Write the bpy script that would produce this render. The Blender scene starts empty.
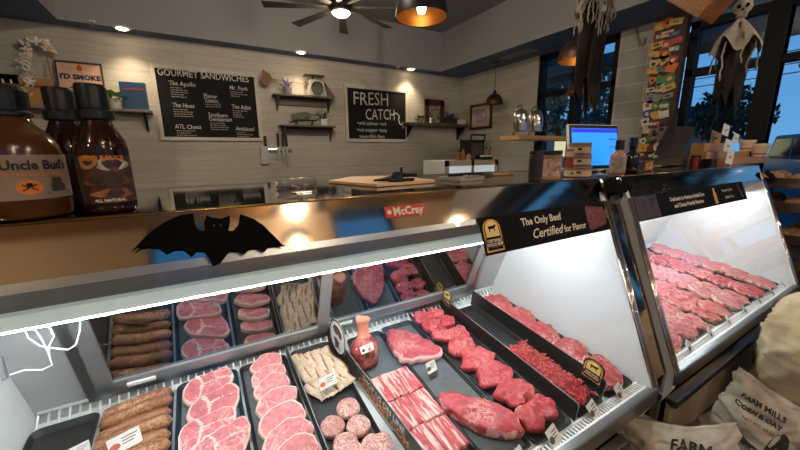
import bpy, bmesh, math, random
from mathutils import Vector, Matrix, Euler, noise
from mathutils.bvhtree import BVHTree
V = Vector; PI = math.pi; R = math.radians
rnd = random.Random(7)
S = bpy.context.scene
COL = S.collection

# ---------------------------------------------------------------- camera
F = 338.5
yaw, pitch, roll = 0.5304836, 0.20891067, -0.010786
fw = V((math.sin(yaw)*math.cos(pitch), math.cos(yaw)*math.cos(pitch), -math.sin(pitch)))
r0 = V((math.cos(yaw), -math.sin(yaw), 0)); u0 = r0.cross(fw)
rt = math.cos(roll)*r0 + math.sin(roll)*u0
up = -math.sin(roll)*r0 + math.cos(roll)*u0
EYE = V((0, 0, 1.42))
cam_d = bpy.data.cameras.new('camera'); cam = bpy.data.objects.new('camera', cam_d); COL.objects.link(cam)
cam_d.sensor_width = 36; cam_d.lens = F*36/800; cam_d.clip_start = .02
M = Matrix((rt, up, -fw)).transposed().to_4x4(); M.translation = EYE
cam.matrix_world = M; S.camera = cam
def on(px, py, P, n):            # point of a real plane seen at a pixel of the photograph
    d = rt*((px-400)/F) - up*((py-225)/F) + fw
    n = V(n); return EYE + d*((V(P)-EYE).dot(n)/d.dot(n))
def at_x(px, py, x): return on(px, py, (x,0,0), (1,0,0))
def at_y(px, py, y): return on(px, py, (0,y,0), (0,1,0))
def at_z(px, py, z): return on(px, py, (0,0,z), (0,0,1))

# ---------------------------------------------------------------- materials
def lin(h):
    if isinstance(h, str):
        v = [int(h[i:i+2], 16)/255 for i in (0,2,4)]
        return tuple((c/12.92 if c <= .04045 else ((c+.055)/1.055)**2.4) for c in v)+(1,)
    return tuple(h)+(1,)
def newmat(name):
    m = bpy.data.materials.new(name); m.use_nodes = True
    nt = m.node_tree; return m, nt, nt.nodes, nt.links, nt.nodes['Principled BSDF']
def coords(N, L, scale=(1,1,1), rand=True, rot=(0,0,0)):
    tc = N.new('ShaderNodeTexCoord'); mp = N.new('ShaderNodeMapping'); mp.inputs['Scale'].default_value = scale
    mp.inputs['Rotation'].default_value = rot
    if rand:
        oi = N.new('ShaderNodeObjectInfo'); mu = N.new('ShaderNodeMath'); mu.operation='MULTIPLY'; mu.inputs[1].default_value = 13.7
        L.new(oi.outputs['Random'], mu.inputs[0])
        va = N.new('ShaderNodeVectorMath'); va.operation='ADD'
        L.new(tc.outputs['Object'], va.inputs[0]); L.new(mu.outputs[0], va.inputs[1]); L.new(va.outputs[0], mp.inputs[0])
    else: L.new(tc.outputs['Object'], mp.inputs[0])
    return mp.outputs[0]
def mixc(N, L, fac, a, b):
    mx = N.new('ShaderNodeMix'); mx.data_type='RGBA'
    for s, v in ((mx.inputs[0],fac),(mx.inputs[6],a),(mx.inputs[7],b)):
        if hasattr(v, 'links'): L.new(v, s)
        else: s.default_value = v
    return mx.outputs[2]
def ramp(N, L, fac, stops):
    r = N.new('ShaderNodeValToRGB'); e = r.color_ramp.elements
    while len(e) < len(stops): e.new(.5)
    for i, (p, c) in enumerate(stops): e[i].position = p; e[i].color = c
    L.new(fac, r.inputs[0]); return r.outputs[0]
def noi(N, L, co, scale, detail=3, rough=.5, dist=0):
    n = N.new('ShaderNodeTexNoise'); n.inputs['Scale'].default_value = scale; n.inputs['Detail'].default_value = detail
    n.inputs['Roughness'].default_value = rough; n.inputs['Distortion'].default_value = dist
    L.new(co, n.inputs['Vector']); return n.outputs[0]
def bump(N, L, b, h, strength=.3, dist=.01):
    bp = N.new('ShaderNodeBump'); bp.inputs['Strength'].default_value = strength; bp.inputs['Distance'].default_value = dist
    L.new(h, bp.inputs['Height']); L.new(bp.outputs[0], b.inputs['Normal'])
W1 = (1,1,1,1); K0 = (0,0,0,1)
def mat(name, c, rough=.5, metal=0, var=.12, vs=20, bmp=0, c2=None, scale=(1,1,1), rot=(0,0,0), spec=.5):
    m, nt, N, L, b = newmat(name)
    co = coords(N, L, scale, True, rot); f = noi(N, L, co, vs, 4)
    a = lin(c); bb = lin(c2) if c2 else tuple(x*(1-var) for x in a[:3])+(1,)
    f2 = ramp(N, L, f, [(.3, K0), (.7, W1)])
    L.new(mixc(N, L, f2, a, bb), b.inputs['Base Color'])
    b.inputs['Roughness'].default_value = rough; b.inputs['Metallic'].default_value = metal
    b.inputs['Specular IOR Level'].default_value = spec
    if bmp: bump(N, L, b, f, bmp)
    return m
def emis(name, c, s):
    m, nt, N, L, b = newmat(name); b.inputs['Base Color'].default_value = lin(c)
    b.inputs['Emission Color'].default_value = lin(c); b.inputs['Emission Strength'].default_value = s; return m
def glassmat(name, tint=(1,1,1), f0=.5, rough=0):
    m = bpy.data.materials.new(name); m.use_nodes = True; N = m.node_tree.nodes; L = m.node_tree.links; N.clear()
    o = N.new('ShaderNodeOutputMaterial'); mx = N.new('ShaderNodeMixShader'); t = N.new('ShaderNodeBsdfTransparent'); g = N.new('ShaderNodeBsdfGlossy')
    fr = N.new('ShaderNodeFresnel'); ge = N.new('ShaderNodeNewGeometry'); mr = N.new('ShaderNodeMapRange')
    mr.inputs[3].default_value = 1.5; mr.inputs[4].default_value = 1/1.5       # the same reflection from both faces of the pane
    L.new(ge.outputs['Backfacing'], mr.inputs[0]); L.new(mr.outputs[0], fr.inputs[0])
    mu = N.new('ShaderNodeMath'); mu.operation='MULTIPLY'; mu.inputs[1].default_value = f0*2
    t.inputs[0].default_value = tint+(1,); g.inputs['Roughness'].default_value = rough
    L.new(fr.outputs[0], mu.inputs[0]); L.new(mu.outputs[0], mx.inputs[0]); L.new(t.outputs[0], mx.inputs[1]); L.new(g.outputs[0], mx.inputs[2]); L.new(mx.outputs[0], o.inputs[0])
    return m
def meatmat(name, c, c2, fat='E9C9BC', vein=.06, vs=22, veinamt=.7, stripes=False, rough=.32, mottle=60):
    m, nt, N, L, b = newmat(name)
    co = coords(N, L)
    base = mixc(N, L, ramp(N, L, noi(N, L, co, mottle, 5, .7), [(.38, K0), (.62, W1)]), lin(c), lin(c2))
    if stripes:
        st = N.new('ShaderNodeMapping'); st.inputs['Scale'].default_value = (1, .10, .6); st.inputs['Rotation'].default_value = (0, 0, .12); L.new(co, st.inputs[0])
        vf = ramp(N, L, noi(N, L, st.outputs[0], vs*4.2, 4, .6, .5), [(.49, K0), (.57, W1)])
    else:
        n = noi(N, L, co, vs, 3, .55, .8)
        vf = ramp(N, L, n, [(.5-vein, K0), (.5, W1), (.5+vein*.6, K0)])
    n2 = noi(N, L, co, 9, 2)
    gate = ramp(N, L, n2, [(.42, K0), (.58, W1)])
    mu = N.new('ShaderNodeMath'); mu.operation='MULTIPLY'; L.new(vf, mu.inputs[0])
    if stripes: mu.inputs[1].default_value = veinamt
    else:
        mg = N.new('ShaderNodeMath'); mg.operation='MULTIPLY'; mg.inputs[1].default_value = veinamt; L.new(gate, mg.inputs[0]); L.new(mg.outputs[0], mu.inputs[1])
    at = N.new('ShaderNodeAttribute'); at.attribute_name = 'fat'
    n3 = noi(N, L, co, 35, 3); ad = N.new('ShaderNodeMath'); ad.operation='ADD'; L.new(at.outputs['Fac'], ad.inputs[0]); L.new(n3, ad.inputs[1])
    rf = ramp(N, L, ad.outputs[0], [(.95, K0), (1.15, W1)])
    mxm = N.new('ShaderNodeMath'); mxm.operation='MAXIMUM'; L.new(mu.outputs[0], mxm.inputs[0]); L.new(rf, mxm.inputs[1])
    L.new(mixc(N, L, mxm.outputs[0], base, lin(fat)), b.inputs['Base Color'])
    b.inputs['Roughness'].default_value = rough
    b.inputs['Subsurface Weight'].default_value = .12; b.inputs['Subsurface Radius'].default_value = (.012,.004,.003); b.inputs['Subsurface Scale'].default_value = .5
    bump(N, L, b, noi(N, L, co, 130, 4, .7), .7, .005)
    return m

MT = {}
def T(k, f): MT[k] = f
steel = mat('polished_steel', 'BDB4A8', .07, 1, .08, 3)
steel_top = mat('brushed_steel', 'C2BFBA', .05, 1, .1, 5, scale=(1,20,1))
chrome = mat('chrome', 'D8D6D2', .08, 1, .03)
alum = mat('aluminium', 'A9ABAB', .3, 1, .06, 8)
frame_grey = mat('satin_grey_frame', '9C9EA0', .35, .6, .05)
white_enamel = mat('white_enamel', 'E2E6E6', .35, 0, .03, 4)
white_wire = mat('white_wire', 'F0F1F0', .4, 0, .02)
grey_liner = mat('pale_grey_liner', 'B9BCBC', .35, .1, .05, 6)
black_pl = mat('black_plastic', '141516', .32, 0, .2, 10)
tray_black = mat('black_tray', '17181A', .5, 0, .2, 30, .1)
slate = mat('dark_grey_tray_pad', '55585A', .85, 0, .2, 40, .2)
black_matte = mat('black_felt', '060606', .95, 0, .1, spec=.15)
black_metal = mat('black_metal', '17161A', .45, .5, .1)
mirror = mat('case_mirror', '8E9092', .03, 1, .02, 2)
glass = glassmat('clear_glass', (.97,.985,.98), .30)
win_glass = glassmat('window_glass', (.82,.88,.9), .6)
acrylic = glassmat('clear_acrylic', (.9,.93,.95), .7, .05)
led = emis('led_tube', 'F4FBFF', 190); led_fill = emis('added_fill_tube', 'F4FBFF', 42); bar_glow = emis('lit_housing_glow', 'DDE8E4', .30)
paper = mat('white_card', 'E9E7E2', .6, 0, .03)
ink = mat('black_ink', '16130F', .6)
chalk = mat('chalk', 'C9C8C2', .9, 0, .35, 60)
chalkb = mat('chalkboard_black', '0D0E0F', .75, 0, .5, 5, spec=.25)
redp = mat('red_badge', 'C92A20', .35)
gold = mat('gold_print', 'D9A02E', .45)
orange = mat('orange_print', 'D87A22', .5)
cream = mat('cream_print', 'EADFC4', .6)
brown_wood = mat('brown_shelf_wood', '5E5147', .55, 0, .3, 12, .15, '463B33', (1,12,12))
light_wood = mat('light_wood', 'C79E69', .5, 0, .2, 10, .1, 'B08450', (1,14,14))
pine = mat('pine_wood', 'B98C58', .5, 0, .2, 10, .1, '9C7040', (1,14,14))
white_wood = mat('whitewashed_frame_wood', 'C9C2B6', .65, 0, .2, 14, .1, 'A79F93', (2,14,14))
navy = mat('navy_painted_soffit', '50658C', .7, 0, .06, 3)
ceilm = mat('warm_grey_ceiling_paint', '87888B', .85, 0, .05, 2)
dkframe = mat('black_window_frame', '090A0C', .6, 0, spec=.2)
def plank_mat(ax=0):
    m, nt, N, L, b = newmat('whitewashed_planks')
    tc = N.new('ShaderNodeTexCoord'); sp = N.new('ShaderNodeSeparateXYZ'); cb = N.new('ShaderNodeCombineXYZ'); L.new(tc.outputs['Object'], sp.inputs[0])
    L.new(sp.outputs[ax], cb.inputs[0]); L.new(sp.outputs[2], cb.inputs[1])
    br = N.new('ShaderNodeTexBrick'); br.inputs['Scale'].default_value = 1; br.inputs['Brick Width'].default_value = 1.9; br.inputs['Row Height'].default_value = .135
    br.inputs['Mortar Size'].default_value = .004; br.inputs['Mortar Smooth'].default_value = .4
    br.inputs['Color1'].default_value = lin('B4AFA6'); br.inputs['Color2'].default_value = lin('9F9A91'); br.inputs['Mortar'].default_value = lin('7A736A')
    L.new(cb.outputs[0], br.inputs['Vector'])
    mp = N.new('ShaderNodeMapping'); mp.inputs['Scale'].default_value = (1.2, 14, 1); L.new(cb.outputs[0], mp.inputs[0])
    g = noi(N, L, mp.outputs[0], 2.2, 6, .65, .6); gr = ramp(N, L, g, [(.3, lin('98928A')), (.5, lin('ACA69C')), (.75, lin('B8B3AA'))])
    mx = mixc(N, L, .55, br.outputs[0], gr); L.new(mx, b.inputs['Base Color']); b.inputs['Roughness'].default_value = .7
    bump(N, L, b, br.outputs[1], -.4, .004); return m
planks = plank_mat(); planks_y = plank_mat(1)
def brick_mat():
    m, nt, N, L, b = newmat('painted_block_wall')
    tc = N.new('ShaderNodeTexCoord'); sp = N.new('ShaderNodeSeparateXYZ'); cb = N.new('ShaderNodeCombineXYZ'); L.new(tc.outputs['Object'], sp.inputs[0])
    L.new(sp.outputs[1], cb.inputs[0]); L.new(sp.outputs[2], cb.inputs[1])
    br = N.new('ShaderNodeTexBrick'); br.inputs['Scale'].default_value = 1; br.inputs['Brick Width'].default_value = .62; br.inputs['Row Height'].default_value = .2
    br.inputs['Mortar Size'].default_value = .008; br.inputs['Color1'].default_value = lin('A5A19B'); br.inputs['Color2'].default_value = lin('96928D'); br.inputs['Mortar'].default_value = lin('B4B0AA')
    L.new(cb.outputs[0], br.inputs['Vector']); L.new(br.outputs[0], b.inputs['Base Color']); b.inputs['Roughness'].default_value = .8
    bump(N, L, b, br.outputs[1], -.5, .006); return m
blocks = brick_mat()
floorm = mat('dark_concrete_floor', '4A443E', .35, 0, .3, 3, .1)

# ---------------------------------------------------------------- mesh helpers
def BM(): return bmesh.new()
def add_box(bm, a, b, mi=0):
    x0,y0,z0 = a; x1,y1,z1 = b
    v = [bm.verts.new(p) for p in ((x0,y0,z0),(x1,y0,z0),(x1,y1,z0),(x0,y1,z0),(x0,y0,z1),(x1,y0,z1),(x1,y1,z1),(x0,y1,z1))]
    for f in ((3,2,1,0),(4,5,6,7),(0,1,5,4),(1,2,6,5),(2,3,7,6),(3,0,4,7)):
        bm.faces.new([v[i] for i in f]).material_index = mi
    return v
def box(a, b, bev=0, M=None, seg=2):
    bm = BM(); a2 = [min(p,q) for p,q in zip(a,b)]; b2 = [max(p,q) for p,q in zip(a,b)]
    add_box(bm, a2, b2)
    if bev: bmesh.ops.bevel(bm, geom=list(bm.edges), offset=bev, segments=seg, profile=.6, affect='EDGES')
    if M: bm.transform(M)
    return bm
def boxes(lst, bev=0):
    bm = BM()
    for a, b in lst: add_box(bm, [min(p,q) for p,q in zip(a,b)], [max(p,q) for p,q in zip(a,b)])
    if bev: bmesh.ops.bevel(bm, geom=list(bm.edges), offset=bev, segments=2, profile=.6, affect='EDGES')
    return bm
def join(*bms):
    o = BM()
    for b in bms:
        me = bpy.data.meshes.new('t'); b.to_mesh(me); b.free(); o.from_mesh(me); bpy.data.meshes.remove(me)
    return o
def tube(pts, r, n=8, cap=True, bm=None):
    bm = bm or BM(); pts = [V(p) for p in pts]; rs = r if isinstance(r, (list,tuple)) else [r]*len(pts)
    rings = []; nrm = None
    for i, p in enumerate(pts):
        t = (pts[min(i+1,len(pts)-1)]-pts[max(i-1,0)]).normalized()
        if nrm is None: nrm = t.orthogonal().normalized()
        else: nrm = (nrm - t*nrm.dot(t)).normalized()
        bi = t.cross(nrm)
        rings.append([bm.verts.new(p + (nrm*math.cos(2*PI*k/n)+bi*math.sin(2*PI*k/n))*rs[i]) for k in range(n)])
    for a, b in zip(rings, rings[1:]):
        for k in range(n): bm.faces.new((a[k], a[(k+1)%n], b[(k+1)%n], b[k]))
    if cap: bm.faces.new(rings[0][::-1]); bm.faces.new(rings[-1])
    return bm
def lathe(prof, n=28, cap=True, a0=0, a1=2*PI, c=(0,0)):
    bm = BM(); full = abs(a1-a0-2*PI) < 1e-6; m = n if full else n+1
    rings = [[bm.verts.new((c[0]+r*math.cos(a0+(a1-a0)*k/n), c[1]+r*math.sin(a0+(a1-a0)*k/n), z)) for k in range(m)] for r, z in prof]
    for a, b in zip(rings, rings[1:]):
        for k in range(n): bm.faces.new((a[k], a[(k+1)%m], b[(k+1)%m], b[k]))
    if cap and full: bm.faces.new(rings[0][::-1]); bm.faces.new(rings[-1])
    bmesh.ops.recalc_face_normals(bm, faces=bm.faces) if cap else None
    return bm
def smooth_loop(pts, k=2):
    for _ in range(k):
        o = []
        for i, p in enumerate(pts):
            q = pts[(i+1)%len(pts)]; o += [(.75*p[0]+.25*q[0], .75*p[1]+.25*q[1]), (.25*p[0]+.75*q[0], .25*p[1]+.75*q[1])]
        pts = o
    return pts
def resample(pts, n):
    P = [V(p) for p in pts]; d = [0]
    for i in range(len(P)): d.append(d[-1]+(P[(i+1)%len(P)]-P[i]).length)
    out = []; j = 0
    for k in range(n):
        t = d[-1]*k/n
        while d[j+1] < t: j += 1
        f = (t-d[j])/max(1e-9, d[j+1]-d[j]); q = P[j].lerp(P[(j+1)%len(P)], f); out.append((q.x, q.y))
    return out
def prism(pts, h, bev=0, z=0):     # polygon in xy, from z to z+h
    bm = BM(); a = [bm.verts.new((p[0],p[1],z)) for p in pts]; b = [bm.verts.new((p[0],p[1],z+h)) for p in pts]; n = len(pts)
    fa = bm.faces.new(a[::-1]); fb = bm.faces.new(b)
    for i in range(n): bm.faces.new((a[i], a[(i+1)%n], b[(i+1)%n], b[i]))
    bmesh.ops.recalc_face_normals(bm, faces=bm.faces)
    if bev: bmesh.ops.bevel(bm, geom=list(bm.edges), offset=bev, segments=2, profile=.6, affect='EDGES')
    return bm
def basis(o, x, y, z=None):
    x = V(x).normalized(); y = V(y).normalized(); z = V(z) if z else x.cross(y)
    m = Matrix((x, y, z.normalized())).transposed().to_4x4(); m.translation = V(o); return m
def text_bm(s, size, M=None, align='CENTER', depth=.0, bold=0, shear=0, sx=1, jit=0):
    cu = bpy.data.curves.new('txt', 'FONT'); cu.body = s; cu.size = size; cu.align_x = align; cu.align_y = 'CENTER'
    cu.extrude = depth; cu.offset = bold; cu.shear = shear; cu.resolution_u = 2
    o = bpy.data.objects.new('txt', cu); COL.objects.link(o)
    me = bpy.data.meshes.new_from_object(o.evaluated_get(bpy.context.evaluated_depsgraph_get()))
    bm = BM(); bm.from_mesh(me); bpy.data.objects.remove(o); bpy.data.curves.remove(cu); bpy.data.meshes.remove(me)
    for v in bm.verts:
        v.co.x *= sx
        if jit: v.co.y += size*jit*math.sin(v.co.x/size*2.1); v.co.x += size*jit*.6*math.sin(v.co.x/size*1.3+2)
    if M: bm.transform(M)
    return bm

BASEM = {}
def mk(name, bm, mats, parent=None, smooth=False, label=None, cat=None, group=None, kind=None, wc=False, keep=False):
    """link a bmesh as ONE object; wc: the mesh is in world space and its parent is not at the origin"""
    me = bpy.data.meshes.new(name)
    off = V((0,0,0))
    if parent is not None and wc: bm.transform(BASEM[parent.name].inverted())
    if parent is None and not keep and len(bm.verts):
        xs = [v.co.x for v in bm.verts]; ys = [v.co.y for v in bm.verts]; zs = [v.co.z for v in bm.verts]
        off = V(((min(xs)+max(xs))/2, (min(ys)+max(ys))/2, min(zs))); bm.transform(Matrix.Translation(-off))
    bm.to_mesh(me); bm.free()
    for m in (mats if isinstance(mats, (list,tuple)) else [mats]): me.materials.append(m)
    if smooth:
        for p in me.polygons: p.use_smooth = True
    o = bpy.data.objects.new(name, me); COL.objects.link(o); o.location = off
    if parent: o.parent = parent
    if label: o['label'] = label
    if cat and not parent: o['category'] = cat
    if group: o['group'] = group
    if kind: o['kind'] = kind
    return o
def smart(o, ang=40):
    me = o.data
    for p in me.polygons: p.use_smooth = True
    try: me.set_sharp_from_angle(angle=R(ang))
    except Exception: pass
    return o
def thing(name, label, cat, loc=(0,0,0), rz=0, group=None, M=None):
    o = bpy.data.objects.new(name, None); COL.objects.link(o); o.empty_display_size = .05
    m = M if M is not None else Matrix.Translation(V(loc)) @ Matrix.Rotation(rz, 4, 'Z')
    o.matrix_world = m; BASEM[o.name] = m.copy()
    o['label'] = label; o['category'] = cat
    if group: o['group'] = group
    return o
def dup(root, M=None, label=None, group=None):
    kids = [c for c in bpy.data.objects if c.parent == root]
    r = root.copy(); COL.objects.link(r)
    if M is not None: r.matrix_world = M
    if label: r['label'] = label
    if group: r['group'] = group
    for ch in kids:
        c = ch.copy(); COL.objects.link(c); c.parent = r
        for g in [q for q in bpy.data.objects if q.parent == ch]:
            d = g.copy(); COL.objects.link(d); d.parent = c
    return r
def struct(name, bm, m, **k): return mk(name, bm, m, kind='structure', keep=True, **k)

# ================================================================ ROOM
YW, XW, ZS, ZC = 5.4, 4.6, 2.83, 3.46
struct('floor', box((-4,-3,-.1), (XW,YW+.1,0)), floorm)
struct('wall_back', box((-4,YW,0), (XW+.2,YW+.15,ZC)), planks)
struct('wall_left', box((-4.15,-3,0), (-4,YW,ZC)), mat('left_wall_paint','8C8276',.8))
# right wall: blocks below sills, column of painted blocks between the windows
right = boxes([((XW,3.66,0),(XW+.15,YW,ZS)), ((XW,2.07,0),(XW+.15,2.5,ZS)), ((XW,2.5,0),(XW+.15,3.66,.9)), ((XW,-3,0),(XW+.15,2.07,.55)), ((XW,-3,ZS),(XW+.15,YW,ZC)),
               ((XW,-3,2.72),(XW+.15,2.07,ZS))])
wr = mk('wall_right', right, [blocks, planks_y, navy], kind='structure', keep=True)
for p_ in wr.data.polygons:
    if p_.center.y > 3.7: p_.material_index = 1
    if p_.center.z > 2.7: p_.material_index = 2
struct('ceiling', box((-4,-2.6,ZC-.03),(3.92,-.9,ZC-.002)), mat('warm_wood_ceiling','A9814F',.6,0,.3,3,.1,'7E5A34',(1,10,10)))
struct('ceiling', box((-4,-3,ZC), (XW+.15,YW+.1,ZC+.1)), ceilm)
# navy soffit running round the room under the raised ceiling
sof = boxes([((-1.09,5.18,ZS),(3.92,YW,ZC)), ((3.92,-3,ZS),(XW,YW,ZC)), ((-4,1.5,ZS),(-1.09,YW,ZC))])
so = mk('ceiling', sof, [ceilm, navy], kind='structure', keep=True)
for p in so.data.polygons:
    if p.normal.z < -.5: p.material_index = 1
# front wall behind the photographer with two tall windows
fr = boxes([((-4,-2.75,0),(-.6,-2.6,ZC)), ((.2,-2.75,0),(1.6,-2.6,ZC)), ((2.6,-2.75,0),(XW,-2.6,ZC)), ((-.6,-2.75,0),(.2,-2.6,.9)), ((1.6,-2.75,0),(2.6,-2.6,.9))])
struct('wall_front', fr, mat('warm_wall_paint','9A8468',.7))
for i, (a, b) in enumerate(((-.6,.2),(1.6,2.6))):
    w = mk('window_%d' % (5+i), boxes([((a,-2.72,.9),(a+.05,-2.64,ZC)), ((b-.05,-2.72,.9),(b,-2.64,ZC)), ((a,-2.72,2.2),(b,-2.64,2.26))]), dkframe, kind='structure', keep=True)
    mk('pane', box((a,-2.69,.9),(b,-2.684,ZC)), win_glass, w)
# windows in the right wall
def window(n, y0, y1, z0, z1, mull, trans, fwid=.07):
    L = [((XW+.02,y0,z0),(XW+.12,y0+fwid,z1)), ((XW+.02,y1-fwid,z0),(XW+.12,y1,z1)), ((XW+.02,y0,z0),(XW+.12,y1,z0+fwid)), ((XW+.02,y0,z1-fwid),(XW+.12,y1,z1))]
    for m, w in mull: L.append(((XW+.0,m-w/2,z0),(XW+.13,m+w/2,z1)))
    for t in trans: L.append(((XW+.02,y0,t-.035),(XW+.12,y1,t+.035)))
    w = mk('window_%d' % n, boxes(L), dkframe, kind='structure', keep=True)
    mk('pane', box((XW+.066,y0,z0),(XW+.072,y1,z1)), win_glass, w)
window(1, 2.5, 3.66, .9, ZS, [(3.05,.1)], [2.26])
window(2, 1.15, 1.80, .55, 2.72, [], [2.22])
window(3, -.9, 1.15, .55, 2.72, [(1.15,.14)], [2.22])
window(4, -3, -.9, .55, 2.72, [(-.9,.14)], [2.22])
struct('trim_1', box((XW-.03,2.04,0),(XW,2.1,ZS)), mat('grey_conduit_trim','8B8883',.6))
cond = tube([at_x(636,28,XW-.02), at_x(637,38,XW-.03), at_x(640,46,XW-.04), at_x(644,44,XW-.02), at_x(645,38,XW-.02)], .012, 8)
mk('conduit', cond, mat('painted_conduit','86827C',.6), label='grey bent conduit high on the painted block wall', cat='conduit', smooth=True)

# ================================================================ OUTSIDE
asph = mat('asphalt', '3A4048', .8, 0, .2, 2)
struct('ground', box((XW+.2,-25,-.1),(60,40,.05)), asph)
mk('awning', box((6.6,-4,2.95),(7.3,6,3.15)), mat('awning_dark','1B2733',.7), label='dark flat awning beam outside above the right windows', cat='awning')
def tree(x, y, h, cr, label, trunk=.15, n=1400, sd=1):
    rr = random.Random(sd); t = thing('tree', label, 'tree', (x,y,.05), group='trees across the street')
    mk('trunk', tube([(0,0,0),(.05,.05,h*.4),(-.05,.1,h*.8)], [trunk,trunk*.8,trunk*.4], 8), mat('bark','2C2622',.9), t, smooth=True)
    bm = BM()
    for _ in range(n):
        a = rr.uniform(0,2*PI); u = rr.uniform(-1,1); q = rr.random()**.4; s = math.sqrt(1-u*u)
        c = V((cr*q*s*math.cos(a), cr*q*s*math.sin(a), h*.68+cr*.9*q*u)); e = Euler((rr.uniform(0,6),rr.uniform(0,6),rr.uniform(0,6))).to_matrix(); w = rr.uniform(.1,.2)
        bm.faces.new([bm.verts.new(c+e@V(p)*w) for p in ((-1,0,0),(0,-.5,0),(1,0,0),(0,.5,0))])
    mk('crown', bm, LEAF[sd % 2], t)
LEAF = [mat('leaf_dark','16301F',.8), mat('leaf_teal','2A5548',.8)]
tree(9.5, 7.2, 5, 1.6, 'dense dark tree outside the far window', sd=1)
tree(13, 13.5, 5.5, 2.4, 'tall teal tree seen left in the far window', sd=2)
tree(20.6, 11.2, 6.2, 1.9, 'leafy tree seen just right of the sticker pillar', sd=3)
tree(21, 6.2, 4.2, 1.5, 'dark tree behind the parked cars', sd=4)
tree(22, 1.2, 2.6, 1.3, 'low dark tree at the right edge of the street', sd=5)
tree(11, -2.4, 4.6, 1.5, 'leafy tree down the street, right of the frame', sd=6); tree(13, -6, 5.4, 1.9, 'tall tree farther down the street, beyond the frame', sd=7); tree(9.5, -9, 4.2, 1.5, 'small tree far down the street, beyond the frame', sd=8)
pole = thing('utility_pole', 'wooden utility pole with crossarm against the blue sky', 'utility pole', (17.5,2.75,.05))
mk('pole', tube([(0,0,0),(0,0,4.6)], [.12,.09], 10), mat('pole_wood','2A2724',.9), pole)
mk('crossarm', box((-.06,-.9,4.0),(.06,.9,4.12)), mat('pole_wood_arm','2A2724',.9), pole)
for i, (z1, z2) in enumerate(((4.2,4.6),(3.9,4.1),(4.6,5.4),(5.4,6.0))):
    mk('power_line', tube([(17.3,-14,z2+.3),(17.3,-5,(z1+z2)/2-.1),(17.3,2.75,z1),(17.5,12,z1-.1)], .018, 5), black_metal, label=['lowest black power line crossing the blue sky','second lowest black power line above the crossarm','long black power line well above the pole','topmost black power line high over the street'][i], cat='power line', group='power lines outside')
# cars
carb = mat('slate_car_paint', '6E7C86', .3, .2); carg = mat('car_glass','0F1B26',.08,.2); tyre = mat('tyre','0B0B0C',.8)
def car(loc, rz, label, s=1.0, suv=True):
    t = thing('car', label, 'car', M=Matrix.Translation(V(loc))@Matrix.Rotation(rz,4,'Z')@Matrix.Scale(s,4))
    side = [(-2.3,.35),(-2.35,.75),(-2.25,1.05),(-1.2,1.15),(-.75,1.62),(-.5,1.72),(1.6,1.72),(2.1,1.1),(2.25,1.05),(2.3,.4),(1.9,.3),(-1.9,.3)] if suv else [(-2.3,.35),(-2.35,.7),(-2.1,.9),(-1.1,1.0),(-.4,1.42),(1.0,1.42),(1.7,1.02),(2.25,.95),(2.3,.4),(1.9,.28),(-1.9,.28)]
    bm = prism(side, 1.8, .05); bm.transform(Matrix.Translation((0,.9,0))@Matrix.Rotation(PI/2,4,'X'))
    smart(mk('body', bm, carb, t))
    for sgn in (-1,1):
        q = [(-.85,1.14),(-.5,1.6),(.45,1.62),(.45,1.14)]; g = prism(q, .01); g.transform(Matrix.Translation((0,sgn*.905+.005,0))@Matrix.Rotation(PI/2,4,'X')); mk('side_window', g, carg, t)
        q = [(.55,1.14),(.55,1.62),(1.5,1.62),(1.9,1.14)]; g = prism(q, .01); g.transform(Matrix.Translation((0,sgn*.905+.005,0))@Matrix.Rotation(PI/2,4,'X')); mk('side_window', g, carg, t)
        for x in (-1.45,1.4):
            w = lathe([(.12,-.1),(.33,-.1),(.36,-.06),(.36,.06),(.33,.1),(.12,.1)], 20); w.transform(Matrix.Translation((x,sgn*.82,.36))@Matrix.Rotation(PI/2,4,'X')); mk('wheel', w, tyre, t)
        mk('headlight', box((-2.36,sgn*.72-.15,.78),(-2.26,sgn*.72+.15,.93),.02), chrome, t)
    ws = prism([(-1.17,-.75),(-.77,-.68),(-.77,.68),(-1.17,.75)], .01); ws = BM()
    v = [ws.verts.new(p) for p in ((-1.19,-.78,1.17),(-1.19,.78,1.17),(-.78,.7,1.63),(-.78,-.7,1.63))]; f = ws.faces.new(v); bmesh.ops.solidify(ws, geom=[f], thickness=.03); mk('windshield', ws, carg, t)
    mk('grille', box((-2.37,-.5,.6),(-2.3,.5,.85),.02), black_metal, t)
    mk('bumper', box((-2.42,-.88,.38),(-2.28,.88,.56),.04), carb, t)
    return t
car((12.2,1.35,.05), R(28), 'blue lit sport utility vehicle parked outside the right window', suv=True)
car((15.5,7.2,.05), R(80), 'pale blue car seen through the window behind the wooden cup stand', suv=False)
# lit building far off through the far window
b = thing('building', 'pale lit low building across the street', 'building', (24,13,.05))
mk('wall', box((0,-5,0),(4,6,3.4)), mat('stucco','9C9484',.9), b)
mk('roof', box((-.3,-5.3,3.4),(4.3,6.3,3.7)), mat('roof_edge','40464C',.8), b)
for y in (-3.5,-.5,2.5): mk('window', box((-.03,y,1),(0,y+1.6,2.4)), emis('lit_window_glow','F2D49A',1.2), b)

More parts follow.
